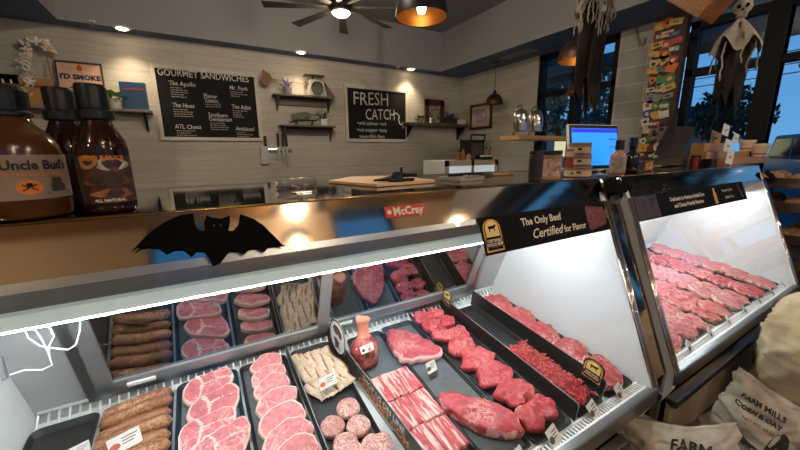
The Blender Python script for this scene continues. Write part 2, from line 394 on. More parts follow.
# ================================================================ DISPLAY CASES
SL = .383                                  # lean of the front glass: horizontal run per rise
GT = (.8175, 1.2055); GB = (.534, .465)    # glass top and bottom (y, z)
FT = (.856, 1.306)                         # top front edge of the steel fascia
gdir = V((0, GT[0]-GB[0], GT[1]-GB[1])).normalized(); gn = V((0, -gdir.z, gdir.y))
TOPZ = 1.306; YB = 1.52
def gl(px, py, off=0): return on(px, py, V((0,GT[0],GT[1]))+gn*off, gn)
SLP = math.atan(.146)
DM = Matrix.Translation((0,.56,.44)) @ Matrix.Rotation(SLP, 4, 'X')
def dk(x, Y, h=0): return DM @ V((x, (Y-.56)/math.cos(SLP), h))
def dkpx(px, py, h=.02): return on(px, py, DM @ V((0,0,h)), (DM.to_3x3() @ V((0,0,1))))
def sheet(pts, th):          # a thin plate through 4 (or more) world points
    bm = BM(); v = [bm.verts.new(p) for p in pts]; f = bm.faces.new(v); bm.normal_update()
    n = f.normal.copy(); g = [bm.verts.new(V(p)-n*th) for p in pts]; bm.faces.new(g[::-1]); k = len(pts)
    for i in range(k): bm.faces.new((v[(i+1)%k], v[i], g[i], g[(i+1)%k]))
    bmesh.ops.recalc_face_normals(bm, faces=bm.faces); return bm
MB, MTp = (1.40, .64), (1.20, 1.14)       # rear mirror plane bottom/top (y,z)
def case(x0, x1, label, mirrors, tubes=True):
    t = thing('display_case', label, 'display case', ((x0+x1)/2, 1.0, 0))
    def part(n, bm, m, **k): return mk(n, bm, m, t, wc=True, **k)
    def quad(y0, z0, y1, z1, th, a=x0, b=x1): return sheet([(a,y0,z0),(b,y0,z0),(b,y1,z1),(a,y1,z1)], th)
    part('top_panel', box((x0-.03,FT[0]+.002,TOPZ-.012),(x1+.03,YB,TOPZ),.003), steel_top)
    part('fascia', quad(GT[0],GT[1],FT[0],FT[1],.006,x0-.03,x1+.03), steel)
    part('edge_trim', tube([(x0-.03,FT[0],TOPZ-.003),(x1+.03,FT[0],TOPZ-.003)], .0035, 8), mat('worn_brass_edge','A88550',.25,1), smooth=True)
    part('fascia_lip', quad(GT[0]-.006,GT[1]-.016,GT[0]+.001,GT[1]+.002,.01,x0,x1), alum)
    part('front_glass', quad(GB[0],GB[1],GT[0],GT[1],.004,x0,x1), glass)
    part('valance', quad(.95,1.112,.835,1.2,.006,x0,x1), mat('valance_grey','5C554E',.4,.2,.05))
    part('light_bar', box((x0+.02,.925,1.080),(x1-.02,.965,1.112),.004), bar_glow)  # housing glows by itself: its lit look is put into the material
    part('light_tube', tube([(x0+.03,.960,1.0685),(x1-.03,.960,1.0685)], .0038, 8), led, smooth=True)
    part('light_tube', tube([(x0+.03,1.13,1.215),(x1-.03,1.13,1.215)], .006, 8), led_fill, smooth=True)  # added fill tube, out of sight behind the canopy, brightens the interior
    # interior
    part('deck', box((x0,0,-.02),(x1,(1.42-.56)/math.cos(SLP),0),0,DM), white_enamel)
    part('rear_liner', join(quad(1.425,.55,1.425,.605,.01), quad(1.425,.605,MB[0]+.012,MB[1],.01), quad(MB[0]+.012,MB[1],MTp[0]+.012,MTp[1],.01), quad(MTp[0]+.012,MTp[1],1.25,1.29,.01)), grey_liner if mirrors else white_enamel)
    # rear air grille: a comb of white bars
    L = []
    n = int((x1-x0)/.026)
    for i in range(n+1):
        x = x0+.01+i*(x1-x0-.02)/n; L.append(tube([(x,1.385,.565),(x,1.422,.600)], .0035, 5))
    L.append(tube([(x0+.01,1.385,.565),(x1-.01,1.385,.565)], .004, 6)); L.append(tube([(x0+.01,1.42,.603),(x1-.01,1.42,.603)], .006, 6))
    part('rear_grille', join(*L), white_wire, smooth=True)
    L = []
    n = int((x1-x0)/.017)
    for i in range(n+1):
        x = x0+.01+i*(x1-x0-.02)/n; L.append(box((x-.003,.552,.452),(x+.003,.592,.458)))
    L += [box((x0,.585,.45),(x1,.592,.46)), box((x0,.545,.447),(x1,.556,.462))]
    part('front_grille', join(*L), white_wire)
    part('grille_recess', box((x0,.55,.43),(x1,.6,.446)), black_pl)
    part('front_rim', box((x0-.02,.512,.405),(x1+.02,.548,.466),.006), alum)
    part('lower_panel', quad(.56,.325,.525,.41,.01,x0-.02,x1+.02), steel)
    part('bumper_rail', box((x0-.02,.505,.285),(x1+.02,.55,.325),.008), alum)
    part('kick_panel', box((x0-.02,.53,.05),(x1+.02,.545,.30)), mat('cream_kick_panel','A3937C',.45,.1))
    part('body', boxes([((x0,.6,.0),(x1,YB,.30)),((x0,1.44,.3),(x1,YB,1.28))]), black_metal)
    # end panels with chrome edging along the glass
    prof = [(GB[0]-.004,GB[1]-.09),(GB[0]-.004,GB[1]),(GT[0]-.004,GT[1]),(GT[0]+.03,GT[1]+.07),(1.43,1.29),(1.43,.3),(.56,.3)]
    for xa, xb in ((x0-.03,x0),(x1,x1+.03)):
        bm = prism([(p[0],p[1]) for p in prof], xb-xa); bm.transform(basis((xa,0,0),(0,1,0),(0,0,1)))
        part('end_panel', bm, white_enamel)
        part('edge_cap', sheet([(xa,GB[0]-.007,GB[1]),(xb,GB[0]-.007,GB[1]),(xb,GT[0]-.007,GT[1]),(xa,GT[0]-.007,GT[1])], .003), steel)
        xs = (x1+.005,x1+.020,x1+.034) if xa > x0 else (x0-.034,x0-.018,x0-.004)
        for k, x in enumerate(xs):
            part('edge_strip', tube([(x,GB[0]-.008,GB[1]-.06),(x,GB[0]-.008,GB[1]),(x,GT[0]-.008,GT[1])], .005, 8), [chrome, steel, chrome][k], smooth=True)
    if mirrors:
        def mp(x, s, o=0):      # point on the mirror plane, s metres up from its bottom edge
            d = V((0,MTp[0]-MB[0],MTp[1]-MB[1])).normalized(); nn = V((0,-d.z,d.y)); return V((x,MB[0],MB[1]))+d*s+nn*o
        xa, xb, xm, hh = -.375, 1.28, .40, .50
        for (a, b, o) in ((xa, xm+.02, .012), (xm-.02, xb, .004)):
            fw_ = .045
            L = [sheet([mp(a,0,o+.012),mp(b,0,o+.012),mp(b,fw_,o+.012),mp(a,fw_,o+.012)], .016), sheet([mp(a,0,o+.012),mp(a+fw_,0,o+.012),mp(a+fw_,hh,o+.012),mp(a,hh,o+.012)], .016),
                 sheet([mp(b-fw_,0,o+.012),mp(b,0,o+.012),mp(b,hh,o+.012),mp(b-fw_,hh,o+.012)], .016)]
            d = part('sliding_door', join(*L), frame_grey)
            bm = sheet([mp(a+.02,.02,o+.002),mp(b-.02,.02,o+.002),mp(b-.02,hh,o+.002),mp(a+.02,hh,o+.002)], .004); bm.transform(BASEM[t.name].inverted())
            mk('mirror', bm, mirror, d)
            bm = sheet([mp(a+.08,.012,o+.02),mp(a+.16,.012,o+.02),mp(a+.16,.026,o+.02),mp(a+.08,.026,o+.02)], .008); bm.transform(BASEM[t.name].inverted())
            mk('latch', bm, white_enamel, d)
        # outer frame round the door opening
        w = .03
        L = [sheet([mp(xa-w,-w,.02),mp(xb+w,-w,.02),mp(xb+w,0,.02),mp(xa-w,0,.02)], .03), sheet([mp(xa-w,0,.02),mp(xa,0,.02),mp(xa,hh,.02),mp(xa-w,hh,.02)], .03), sheet([mp(xb,0,.02),mp(xb+w,0,.02),mp(xb+w,hh,.02),mp(xb,hh,.02)], .03)]
        part('door_frame', join(*L), alum)
    return t
case1 = case(-.55, 1.5, 'long steel topped glass meat case in front, with the big bat and mirrored rear doors', True)
case2 = case(1.735, 3.6, 'second glass meat case farther right, with rows of pink chops', False)
jb = prism([(GB[0]+.02,.0),(GB[0]+.015,GB[1]),(GT[0]+.010,GT[1]-.02),(GT[0]+.004,GT[1]),(FT[0]+.004,TOPZ-.002),(1.5,TOPZ-.002),(1.5,.0),(.6,.0)], .115); jb.transform(basis((1.56,0,0),(0,1,0),(0,0,1)))
mk('case_joint', jb, steel, label='black filler post standing between the two meat cases', cat='filler post')

def G3(x, s, o=0):     # point on glass plane: x, distance down from the glass top edge
    return V((x,GT[0],GT[1])) - gdir*s + gn*o
# wordmark badge on the fascia
def plate(p4, th, mt, parent=None, **k):
    bm = sheet(p4, th); return mk(k.pop('name'), bm, mt, parent, **k)
B = [gl(384.5,207,.004), gl(424,203.5,.004), gl(425.5,214.5,.004), gl(385.5,218.5,.004)]
bx = (B[1]-B[0]).normalized(); bc = sum(B, V())/4
mm = basis(bc, bx, gn.cross(bx), gn)
bw, bh = (B[1]-B[0]).length, (B[3]-B[0]).length
bd = thing('name_badge', 'red name badge on the steel fascia of the near case', 'badge', M=mm)
mk('plate', box((-bw/2,-bh/2,-.003),(bw/2,bh/2,0),.001), redp, bd)
mk('lettering', text_bm('McCray', bh*.95, Matrix.Translation((bw*.07,0,.0008)), bold=.0012, sx=1.02), cream, bd)
mk('emblem', lathe([(bh*.2,.0005),(bh*.2,.0012)], 20, c=(-bw*.40,0)), cream, bd)

# ---- banners on the glass
def cow_badge(parent, w, h, off=0):
    """gold arched shield with a cow, standing in the xy plane"""
    def arch(w, h, k=10):
        return [(-w/2,-h/2),(w/2,-h/2)] + [(w/2*math.cos(PI*i/k), h/2-w*.42+w*.42*math.sin(PI*i/k)) for i in range(k+1)]
    mk('badge_border', prism(arch(w,h), .0010, z=off), gold, parent)
    mk('badge_field', prism(arch(w*.86,h*.9), .0008, z=off+.0006), black_matte, parent)
    mk('badge_sun', prism([(p[0], p[1]+h*.2) for p in arch(w*.76,h*.5)], .0006, z=off+.0010), mat('badge_gold_field','F0D080',.5), parent)
    s = w*.21
    cow = [(-1,.45),(-.8,.55),(.55,.55),(.75,.8),(1.05,.75),(1.25,.5),(1.15,.35),(.85,.3),(.75,0),(.7,-.6),(.5,-.6),(.5,-.05),(-.55,-.05),(-.6,-.6),(-.8,-.6),(-.85,.1),(-1,.2)]
    mk('badge_cow', prism([(x*s, y*s+h*.2) for x, y in cow], .0005, z=off+.0016), black_matte, parent)
    mk('badge_band', prism([(-w*.5,-h*.12),(w*.5,-h*.12),(w*.5,-h*.36),(0,-h*.40),(-w*.5,-h*.36)], .0007, z=off+.0014), mat('badge_maroon','4A1420',.5), parent)
    mk('badge_text', join(text_bm('CERTIFIED', h*.13, Matrix.Translation((0,-h*.175,off+.0023)), bold=.0002), text_bm('ANGUS BEEF', h*.12, Matrix.Translation((0,-h*.29,off+.0023)), bold=.0002)), cream, parent)
def banner(pts, label, n=''):
    B = [gl(*p, .006) for p in pts]      # TL TR BR BL
    x = (B[1]-B[0]).normalized(); c = sum(B, V())/4; w = ((B[1]-B[0]).length+(B[2]-B[3]).length)/2; h = ((B[3]-B[0]).length+(B[2]-B[1]).length)/2
    t = thing('sign_banner', label, 'sign', M=basis(c, V((1,0,0)), gdir, gn), group=None)
    mk('panel', box((-w/2,-h/2,-.001),(w/2,h/2,.0005)), mat('banner_black','0C0B0B',.75,spec=.15), t)
    return t, w, h
t, w, h = banner([(478,218),(608,200.8),(610.4,229),(485.7,255.8)], 'black banner with a gold cow badge and sliced steak on the near case glass')
holder = mk('cow_badge', box((-w*.435-h*.3,-h*.42,0),(-w*.435+h*.3,h*.42,.0006)), bpy.data.materials['banner_black'], t)
before = set(bpy.data.objects)
cow_badge(holder, h*.62, h*.86, .001)
for o in set(bpy.data.objects)-before: o.location.x = -w*.435
for bm_ in (text_bm('The Only Beef', h*.30, Matrix.Translation((-w*.09,h*.2,.0012)), bold=.0008), text_bm('Certified', h*.38, Matrix.Translation((-w*.07,-h*.18,.0012)), bold=.0006, shear=.4), text_bm('for Flavor', h*.28, Matrix.Translation((w*.16,-h*.2,.0012)), bold=.0008)): mk('slogan', bm_, cream, t)
pm = meatmat('banner_steak', '8C2F28', '4E1A14', 'C88468', .05, 60, .6)
for i in range(6):
    q = smooth_loop([(-.035,-.045),(.02,-.05),(.04,0),(.03,.045),(-.02,.05),(-.04,.01)], 2)
    mk('steak_slice_print', prism([(p[0]*.34*(h/.1)+w*(.30+.026*i), p[1]*.86*(h/.1)*(1-.05*i)) for p in q], .0004, z=.0006+.0003*i), pm, t)
mk('garnish_print', prism([(w*.47+.014*math.cos(a)*(1+.3*math.sin(5*a)), .006+.022*math.sin(a)) for a in [i*PI/12 for i in range(24)]], .0004, z=.0024), mat('garnish_green','6A6A34',.6), t)
t, w, h = banner([(631,196.5),(742.5,181.5),(746.7,199),(638,222)], 'dark banner with two text panels and a small gold bottle on the far case glass')
mk('photo_print', box((-w*.49,-h*.46,.0006),(-w*.34,h*.46,.001)), mat('banner_photo','5A4A46',.5,0,.7,14,0,'231B1C'), t)
for bm_ in (text_bm('Dedicated to Humane Animal Care', h*.24, Matrix.Translation((-w*.10,h*.14,.0012)), bold=.0008), text_bm('and Climate Friendly Practices', h*.24, Matrix.Translation((-w*.10,-h*.16,.0012)), bold=.0008), text_bm('Premium Quality', h*.2, Matrix.Translation((w*.29,h*.16,.0012)), shear=.3), text_bm('Reliable Taste', h*.2, Matrix.Translation((w*.30,-h*.2,.0012)), bold=.0003)): mk('slogan', bm_, cream, t)
mk('bottle_print', prism([(w*.15+x*h, y*h) for x, y in ((-.17,-.42),(.17,-.42),(.19,.05),(.1,.2),(.1,.36),(-.1,.36),(-.1,.2),(-.19,.05))], .0004, z=.0008), gold, t)
mk('spoon_print', prism([(w*.42+x*h, y*h) for x, y in ((-.05,.4),(.02,.42),(.25,-.2),(.42,-.38),(.5,-.3),(.32,-.1),(.06,.44))], .0004, z=.0008), mat('copper_print','9A5C38',.5), t)

# ---- bats
BAT = [(45,345),(75,312),(100,285),(128,262),(160,240),(195,222),(230,208),(275,203),(278,225),(280,240),(290,260),(303,267),(318,266),(315,235),(325,210),(345,218),(380,222),(412,210),(412,240),(405,266),(422,268),(440,250),(448,228),(450,205),(500,222),(535,245),(565,275),(590,300),(616,326),(585,322),(560,325),(540,346),(528,336),(512,330),(490,332),(465,355),(440,342),(415,338),(375,390),(348,400),(335,370),(315,342),(285,340),(265,360),(235,335),(200,335),(170,350),(140,330),(100,325),(68,330)]
def bat(conv, off, label, th=.006):
    P = [V(conv(x, y)) for x, y in BAT]; c = sum(P, V())/len(P); inv = basis(c, (1,0,0), gdir, gn)
    q = [inv.inverted() @ p for p in P]; poly = [(p.x, p.y) for p in q]
    t = thing('bat_decoration', label, 'bat decoration', M=inv)
    mk('body', prism(poly, th), black_matte, t)
    ey = [inv.inverted() @ V(conv(x, 247)) for x in (352, 378)]
    for e_ in ey: mk('eye', lathe([(.0025,th),(.0025,th+.0008),(.0001,th+.0008)], 10, c=(e_.x, e_.y)), mat('bat_eye','3A2E2C',.6), t)
    return t
bat(lambda x, y: gl(120+x/3.75, 160+y/3.75, .012), 0, 'large black bat cutout stuck on the fascia left of the red badge')
cxp, cyp = 331, 290
def conv2(cx, cy, s, ang):
    ca, sa = math.cos(ang), math.sin(ang)
    def f(x, y):
        u, v = (x-331)*s, (y-290)*s*1.05
        return gl(cx, cy, .022) + V((1,0,0))*(u*ca - v*sa) - gdir*(u*sa + v*ca)
    return f
bat(conv2(616.5,187,.00046,0), 0, 'smaller black bat cutout at the joint between the two cases')
bat(conv2(770,176,.00040,R(20)), 0, 'small tilted black bat cutout at the far end of the second case')

# ================================================================ MEAT
beef = meatmat('beef_red', 'C0484E', '96303A', 'E2A8A0', .10, 75, .9)
filetm = meatmat('filet_red', 'C0424A', '9E2C36', 'E09A92', .06, 60, .9)
porkm = meatmat('pork_pink', 'CC7C7E', 'B05C62', 'E6C2B6', .05, 26, .6)
chopm = meatmat('pork_rose', 'C87072', 'A85056', 'E6C0B2', .06, 26, .7)
ribm = meatmat('short_rib', 'C04C52', 'A6343E', 'EAC4B8', .05, 18, .85, stripes=True)
steakm = meatmat('marbled_steak', 'BE464C', 'A2323A', 'E8BDB2', .07, 40, .9)
shankm = meatmat('shank', 'B84A50', '8C2834', 'DC8E74', .12, 20, 1)
patm = meatmat('patty', 'C08A80', '985A52', 'DDBDB2', .09, 75, 1, rough=.5, mottle=130)
grm = meatmat('ground_beef', 'C0383E', 'A42830', 'F0B8B0', .05, 60, .5, rough=.4)
saum = meatmat('sausage', '9A6440', '6E3C24', 'D8AE84', .06, 60, .8, rough=.4, mottle=120)
baconm = meatmat('bacon', 'E2CBB4', 'D0AE92', 'F4E8DA', .04, 20, .3)
baconr = meatmat('bacon_rind', 'B98552', '96603A', 'D8B080', .04, 20, .3)

def slab(outline, th, dome=.25, sd=0, nz=.004, fat=1.0, fatside=None, n=56, bev=.28, line=None, wob=.0):
    """a cut of meat: outline in xy, thickness th, soft domed top, fat attribute on the rim"""
    pts = resample(smooth_loop(outline, 2), n)
    if wob: pts = [(p[0]*(1+wob*noise.noise(V((p[0]*30+sd*9,p[1]*30,sd)))), p[1]*(1+wob*noise.noise(V((p[0]*30,p[1]*30+sd*5,sd+4))))) for p in pts]
    cx = sum(p[0] for p in pts)/n; cy = sum(p[1] for p in pts)/n
    bm = BM(); fl = bm.verts.layers.float.new('fat')
    size = max(math.hypot(p[0]-cx, p[1]-cy) for p in pts)
    prof = [(.90,0,.6),(.985,bev*th*.6,1),(1.0,th*.5,1),(.985,th*(1-bev*.6),1),(.94,th,.9),(.89,th*1.01,.35)]
    prof += [(q, th*(1+dome*(1-q*q)), 0) for q in (.8,.7,.6,.5,.4,.3,.2,.1)]
    rings = []
    for s, z, f in prof:
        ring = []
        for k, p in enumerate(pts):
            x, y = cx+(p[0]-cx)*s, cy+(p[1]-cy)*s
            ang = k/n
            ff = f*fat
            if fatside: ff *= fatside(p[0]-cx, p[1]-cy)
            if line and z >= th*.99: ff = max(ff, line(x-cx, y-cy))
            q = V((x*38+sd*3.1, y*38, z*30+sd)); dz = noise.noise(q)*nz + noise.noise(q*2.7)*nz*.35
            q2 = noise.noise_vector(V((x*22+sd*7, y*22, sd)))*nz*.8
            v = bm.verts.new((x+q2.x, y+q2.y, max(0,z+(dz if z > 0 else 0)))); v[fl] = ff
            ring.append(v)
        rings.append(ring)
    for a, b in zip(rings, rings[1:]):
        for k in range(n): bm.faces.new((a[k], a[(k+1)%n], b[(k+1)%n], b[k]))
    c = bm.verts.new((cx, cy, th*(1+dome))); c[fl] = 0
    for k in range(n): bm.faces.new((rings[-1][k], rings[-1][(k+1)%n], c))
    bm.faces.new(rings[0][::-1])
    return bm
def put(bm, name, m, x, Y, h, rz, label, cat, group=None, tilt=0, roll=0, mods=True, kind=None, data=None, s=1):
    MM = DM @ Matrix.Translation((x, (Y-.56)/math.cos(SLP), h)) @ Matrix.Rotation(rz, 4, 'Z') @ Matrix.Rotation(tilt, 4, 'X') @ Matrix.Rotation(roll, 4, 'Y') @ Matrix.Scale(s, 4)
    if data is not None: o = bpy.data.objects.new(name, data); COL.objects.link(o)
    else: o = mk(name, bm, m, smooth=True, keep=True)
    o.matrix_world = MM; o['label'] = label; o['category'] = cat
    if group: o['group'] = group
    if kind: o['kind'] = kind
    return o
trays = []
def tray(x0, x1, y0, y1, label, lip=.02, m=None, pad=None):
    w, l = x1-x0, (y1-y0)/math.cos(SLP)
    def rr(w, l, r, z, k=5):
        o = []
        for sx, sy, a in ((1,1,0),(-1,1,PI/2),(-1,-1,PI),(1,-1,1.5*PI)):
            for i in range(k+1):
                t = a+PI/2*i/k; o.append((sx*(w/2-r)+r*math.cos(t), sy*(l/2-r)+r*math.sin(t), z))
        return o
    bm = BM()
    spec = [rr(w*.9,l*.97,.02,0), rr(w-.004,l-.004,.024,lip-.003), rr(w,l,.026,lip), rr(w-.006,l-.006,.023,lip-.001), rr(w*.9-.006,l*.97-.006,.018,.003)]
    R_ = [[bm.verts.new(p) for p in ring] for ring in spec]; n = len(R_[0])
    for a, b in zip(R_, R_[1:]):
        for k in range(n): bm.faces.new((a[k], a[(k+1)%n], b[(k+1)%n], b[k]))
    bm.faces.new(R_[0][::-1]); bm.faces.new(R_[-1])
    MM = DM @ Matrix.Translation(((x0+x1)/2, ((y0+y1)/2-.56)/math.cos(SLP), .001))
    t = thing('meat_tray', label, 'tray', M=MM)
    mk('pan', bm, m or tray_black, t, smooth=False)
    if pad: mk('pad', box((-w*.43,-l*.475,.0035),(w*.43,l*.475,.005)), pad, t)
    return t
TH = .009   # height of the tray floor above the deck
G = 'meat trays in the near case'
tray(-.545,-.375,.62,1.375, 'empty black meat tray at the left end of the near case')
tray(-.365,-.168,.62,1.375, 'black tray holding the brown sausages')
tray(-.160,.042,.62,1.39, 'black tray holding the thick bone-in pork chops', pad=slate)
tray(.050,.232,.62,1.39, 'black tray holding the overlapped pork loin chops', pad=slate)
tray(.250,.428,.62,1.39, 'black tray holding bacon and round patties')
tray(.496,.675,.62,1.36, 'dark tray under the shank and short ribs', pad=slate)
tray(.680,.858,.60,1.37, 'dark tray under the flank steak and the tri-tip roast', pad=slate)
tray(.866,1.066,.59,1.41, 'long black tray holding two rows of red filets')
tray(1.100,1.262,.59,1.33, 'black tray holding the heap of ground beef', lip=.026)
tray(1.300,1.485,.59,1.36, 'black tray holding thick steaks behind the badged divider', lip=.02)

# sausages
def sausage(L, r, bend, sd):
    n = 14; pts = []; rs = []
    for i in range(n+1):
        t = i/n; x = (t-.5)*L
        pts.append((x, bend*(1-(2*t-1)**2)+noise.noise(V((t*4,sd,0)))*.004, r)); e_ = min(t, 1-t)*L
        rs.append(r*(math.sqrt(max(.02, 1-(1-min(1,e_/r))**2)))*(1+.07*noise.noise(V((t*9,sd,5)))))
    bm = tube(pts, rs, 12); fl = bm.verts.layers.float.new('fat'); return bm
places = ['topmost of the pile','second from the top of the pile','middle one of the pile, behind the white tag','just below the white tag','low in the pile near the tray front','lowest of the visible sausages']
for i in range(6):
    put(sausage(.198,.022,.012,i), 'sausage', saum, -.268+.004*(i%2), 1.335-i*.046, TH+(.010 if i%2 else .0), R(8), 'browned speckled sausage, '+places[i], 'sausage', 'sausages in the left tray')
# thick pork chops
CH = [(-.085,-.01),(-.075,.045),(-.03,.062),(.03,.05),(.075,.06),(.088,.02),(.06,-.03),(.02,-.058),(-.03,-.05),(-.06,-.045)]
CHL = lambda x, y: .75 if abs((x+.022) + 9*y*y - .35*y) < .005 or (x > -.02 and abs(y-.012+3*x*x) < .0025) else 0
ch_l = ['thick pork chop at the rear of its tray, topmost','thick pork chop second from the rear','thick pork chop third from the rear, leaning on the next','thick pork chop closest to the tray front in view']
for i, (x, Y, rz) in enumerate(((-.055,1.315,.25),(-.040,1.215,.35),(-.065,1.118,.15),(-.028,1.045,.3))):
    put(slab([(p[0]*1.08,p[1]*1.08) for p in CH], .026, .12, i+3, .006, 1, line=CHL, wob=.12), 'pork_chop', chopm, x, Y, TH+.006, rz, ch_l[i], 'pork chop', 'thick pork chops', tilt=R(12), roll=R(3*(i%2)))
put(slab([(p[0]*1.08,p[1]*1.08) for p in CH], .026, .12, 9, .006, 1, line=CHL, wob=.12), 'pork_chop', chopm, -.06, .93, TH+.006, .2, 'thick pork chop at the bottom edge of the view', 'pork chop', 'thick pork chops', tilt=R(10))
# loin chops, shingled
LO = [(-.072,-.005),(-.06,.03),(-.01,.05),(.045,.042),(.075,.01),(.066,-.028),(.01,-.035),(-.05,-.042)]
lo_l = ['small crusted end piece at the rear of the loin chops','thin pale loin chop, second from the rear','thin pale loin chop, third from the rear','rosy loin chop in the middle of its row','large rosy loin chop, second from the front','large rosy loin chop at the front of its row','loin chop half hidden at the bottom edge']
for i, (x, Y, s) in enumerate(((.147,1.345,.82),(.142,1.275,.86),(.142,1.215,.9),(.146,1.140,1.0),(.146,1.055,1.08),(.150,.985,1.1),(.15,.91,1.1))):
    put(slab([(p[0]*s*1.05,p[1]*s*1.08) for p in LO], .026, .1, i+11, .006, 1, wob=.15), 'loin_chop', porkm, x, Y, TH+.012, R(12), lo_l[i], 'pork chop', 'overlapping loin chops', tilt=R(24))
# bacon
def ribbon(L, w, sd, amp=.004):
    bm = BM(); fl = bm.verts.layers.float.new('fat'); n = 18; rows = []
    for i in range(n+1):
        t = i/n; x = (t-.5)*L; z = amp*math.sin(t*9+sd)+.002; yb = .006*math.sin(t*6+sd*2)
        rows.append([bm.verts.new((x, yb+w*u, z+zz)) for u, zz in ((-.5,0),(-.5,.004),(-.28,.007),(.5,.0045),(.5,0))])
    for a, b in zip(rows, rows[1:]):
        for k in range(5): f = bm.faces.new((a[k], b[k], b[(k+1)%5], a[(k+1)%5])); f.material_index = 1 if k in (0,1) else 0
    bm.faces.new(rows[0]); bm.faces.new(rows[-1][::-1]); bmesh.ops.recalc_face_normals(bm, faces=bm.faces); return bm
bl = ['leftmost','second from the left','third from the left','fourth from the left','fifth from the left','rightmost']
for i in range(6):
    put(ribbon(.175,.036,i,.004), 'bacon_slice', [baconm, baconr], .272+i*.0255, 1.275-.006*i, TH+.006+.0035*i, R(98), 'pale brown-edged bacon slice in the rear pack, '+bl[i], 'bacon', 'rear bacon slices', roll=0, tilt=R(-9))
for i in range(6):
    put(ribbon(.11,.032,i+8), 'bacon_slice', [baconm, baconr], .285+i*.025, 1.135+.004*i, TH+.006+.003*i, R(112), 'short bacon slice in the front pack, '+bl[i], 'bacon', 'front bacon slices', tilt=R(-9))
# patties
pl = ['round pink patty at the rear, alone nearest the bacon','round pink patty in the left of the middle pair','round pink patty in the right of the middle pair','round pink patty at the front left','round pink patty at the front right beside the lettered divider']
for i, (px, py) in enumerate(((347.8,405.7),(332,424),(358,423),(345,441.5),(373,443))):
    p = dkpx(px, py, .03)
    put(slab([(.042*math.cos(a), .042*math.sin(a)) for a in [k*PI/8 for k in range(16)]], .021, .15, i+30, .004, .15, bev=.5), 'beef_patty', patm, p.x, p.y, TH, i, pl[i], 'patty', 'round patties')
for i, (x, Y) in enumerate(((.315,.84),(.405,.83))):
    put(slab([(.042*math.cos(a), .042*math.sin(a)) for a in [k*PI/8 for k in range(16)]], .021, .15, i+40, .004, .15, bev=.5), 'beef_patty', patm, x, Y, TH, i, ['round patty at the bottom edge of the view, left','round patty at the bottom edge of the view, right'][i], 'patty', 'round patties')
# shank: fat wrapped bottom, narrow bone end on top
def lump(prof, n=22, sd=0, nz=.006, sx=1, sy=1):
    bm = lathe([(max(r,.0005), z) for r, z in prof], n); fl = bm.verts.layers.float.new('fat')
    for v in bm.verts:
        d = noise.noise_vector(v.co*24+V((sd,sd,0)))*nz; v.co += d; v.co.x *= sx; v.co.y *= sy
        v[fl] = .75 if v.co.z > .115 else 0
    return bm
p = dkpx(364, 364, 0)
sh = thing('beef_shank', 'wrapped bone-in beef shank standing upright with its pale bone end on top', 'meat', M=Matrix.Translation(p)@Matrix.Scale(1.12,4))
mk('meat', lump([(.02,0),(.05,.004),(.058,.03),(.056,.06),(.05,.085),(.036,.105),(.024,.12),(.020,.145),(.019,.165),(.026,.18),(.030,.188),(.024,.195),(.0005,.196)], 26, 3, .009, 1, .85), shankm, sh, smooth=True)
mk('wrap', lump([(.03,0),(.056,.004),(.064,.03),(.060,.06),(.054,.085),(.040,.105)], 26, 3, .007, 1, .87), glassmat('plastic_wrap',(.97,.97,.97),.35,.15), sh, smooth=True)
# flank / london broil, short ribs, tri-tip
put(slab([(-.105,.02),(-.085,.12),(-.04,.17),(.02,.13),(.07,.04),(.115,-.07),(.07,-.10),(-.04,-.08),(-.105,-.05)], .032, .15, 51, .008, .9, lambda x, y: 1 if y < 0 else .1, wob=.12, line=lambda x, y: .7 if abs(y+.02-.3*x) < .003 and x < .02 else 0), 'flank_steak', beef, .752, 1.165, TH, R(-2), 'large red triangular steak with a fat edge, behind the tri-tip', 'steak')
RECT = lambda a, b: [(-a,-b),(-a,-b),(0,-b),(a,-b),(a,-b),(a,0),(a,b),(a,b),(0,b),(-a,b),(-a,b),(-a,0)]
rl = ['rear left','rear right','middle left','middle right','front left','front right']
for r in range(3):
    for k in range(2):
        b = slab(RECT(.043,.065), .03, .05, 60+r*2+k, .004, .0, bev=.2, wob=.05)
        put(b, 'short_rib', ribm, .530+k*.085, 1.02-r*.131, TH, R(2), 'striped marbled short rib slab, %s of the six' % rl[r*2+k], 'short ribs', 'short rib slabs')
put(slab([(-.085,.155),(-.05,.175),(-.0,.12),(.04,.06),(.085,.01),(.10,-.06),(.08,-.12),(.02,-.115),(-.03,-.06),(-.065,.0),(-.085,.08)], .042, .3, 70, .009, .45, wob=.1), 'tri_tip', beef, .770, .745, TH, R(8), 'long curved tri-tip roast in front of the price tags', 'roast')
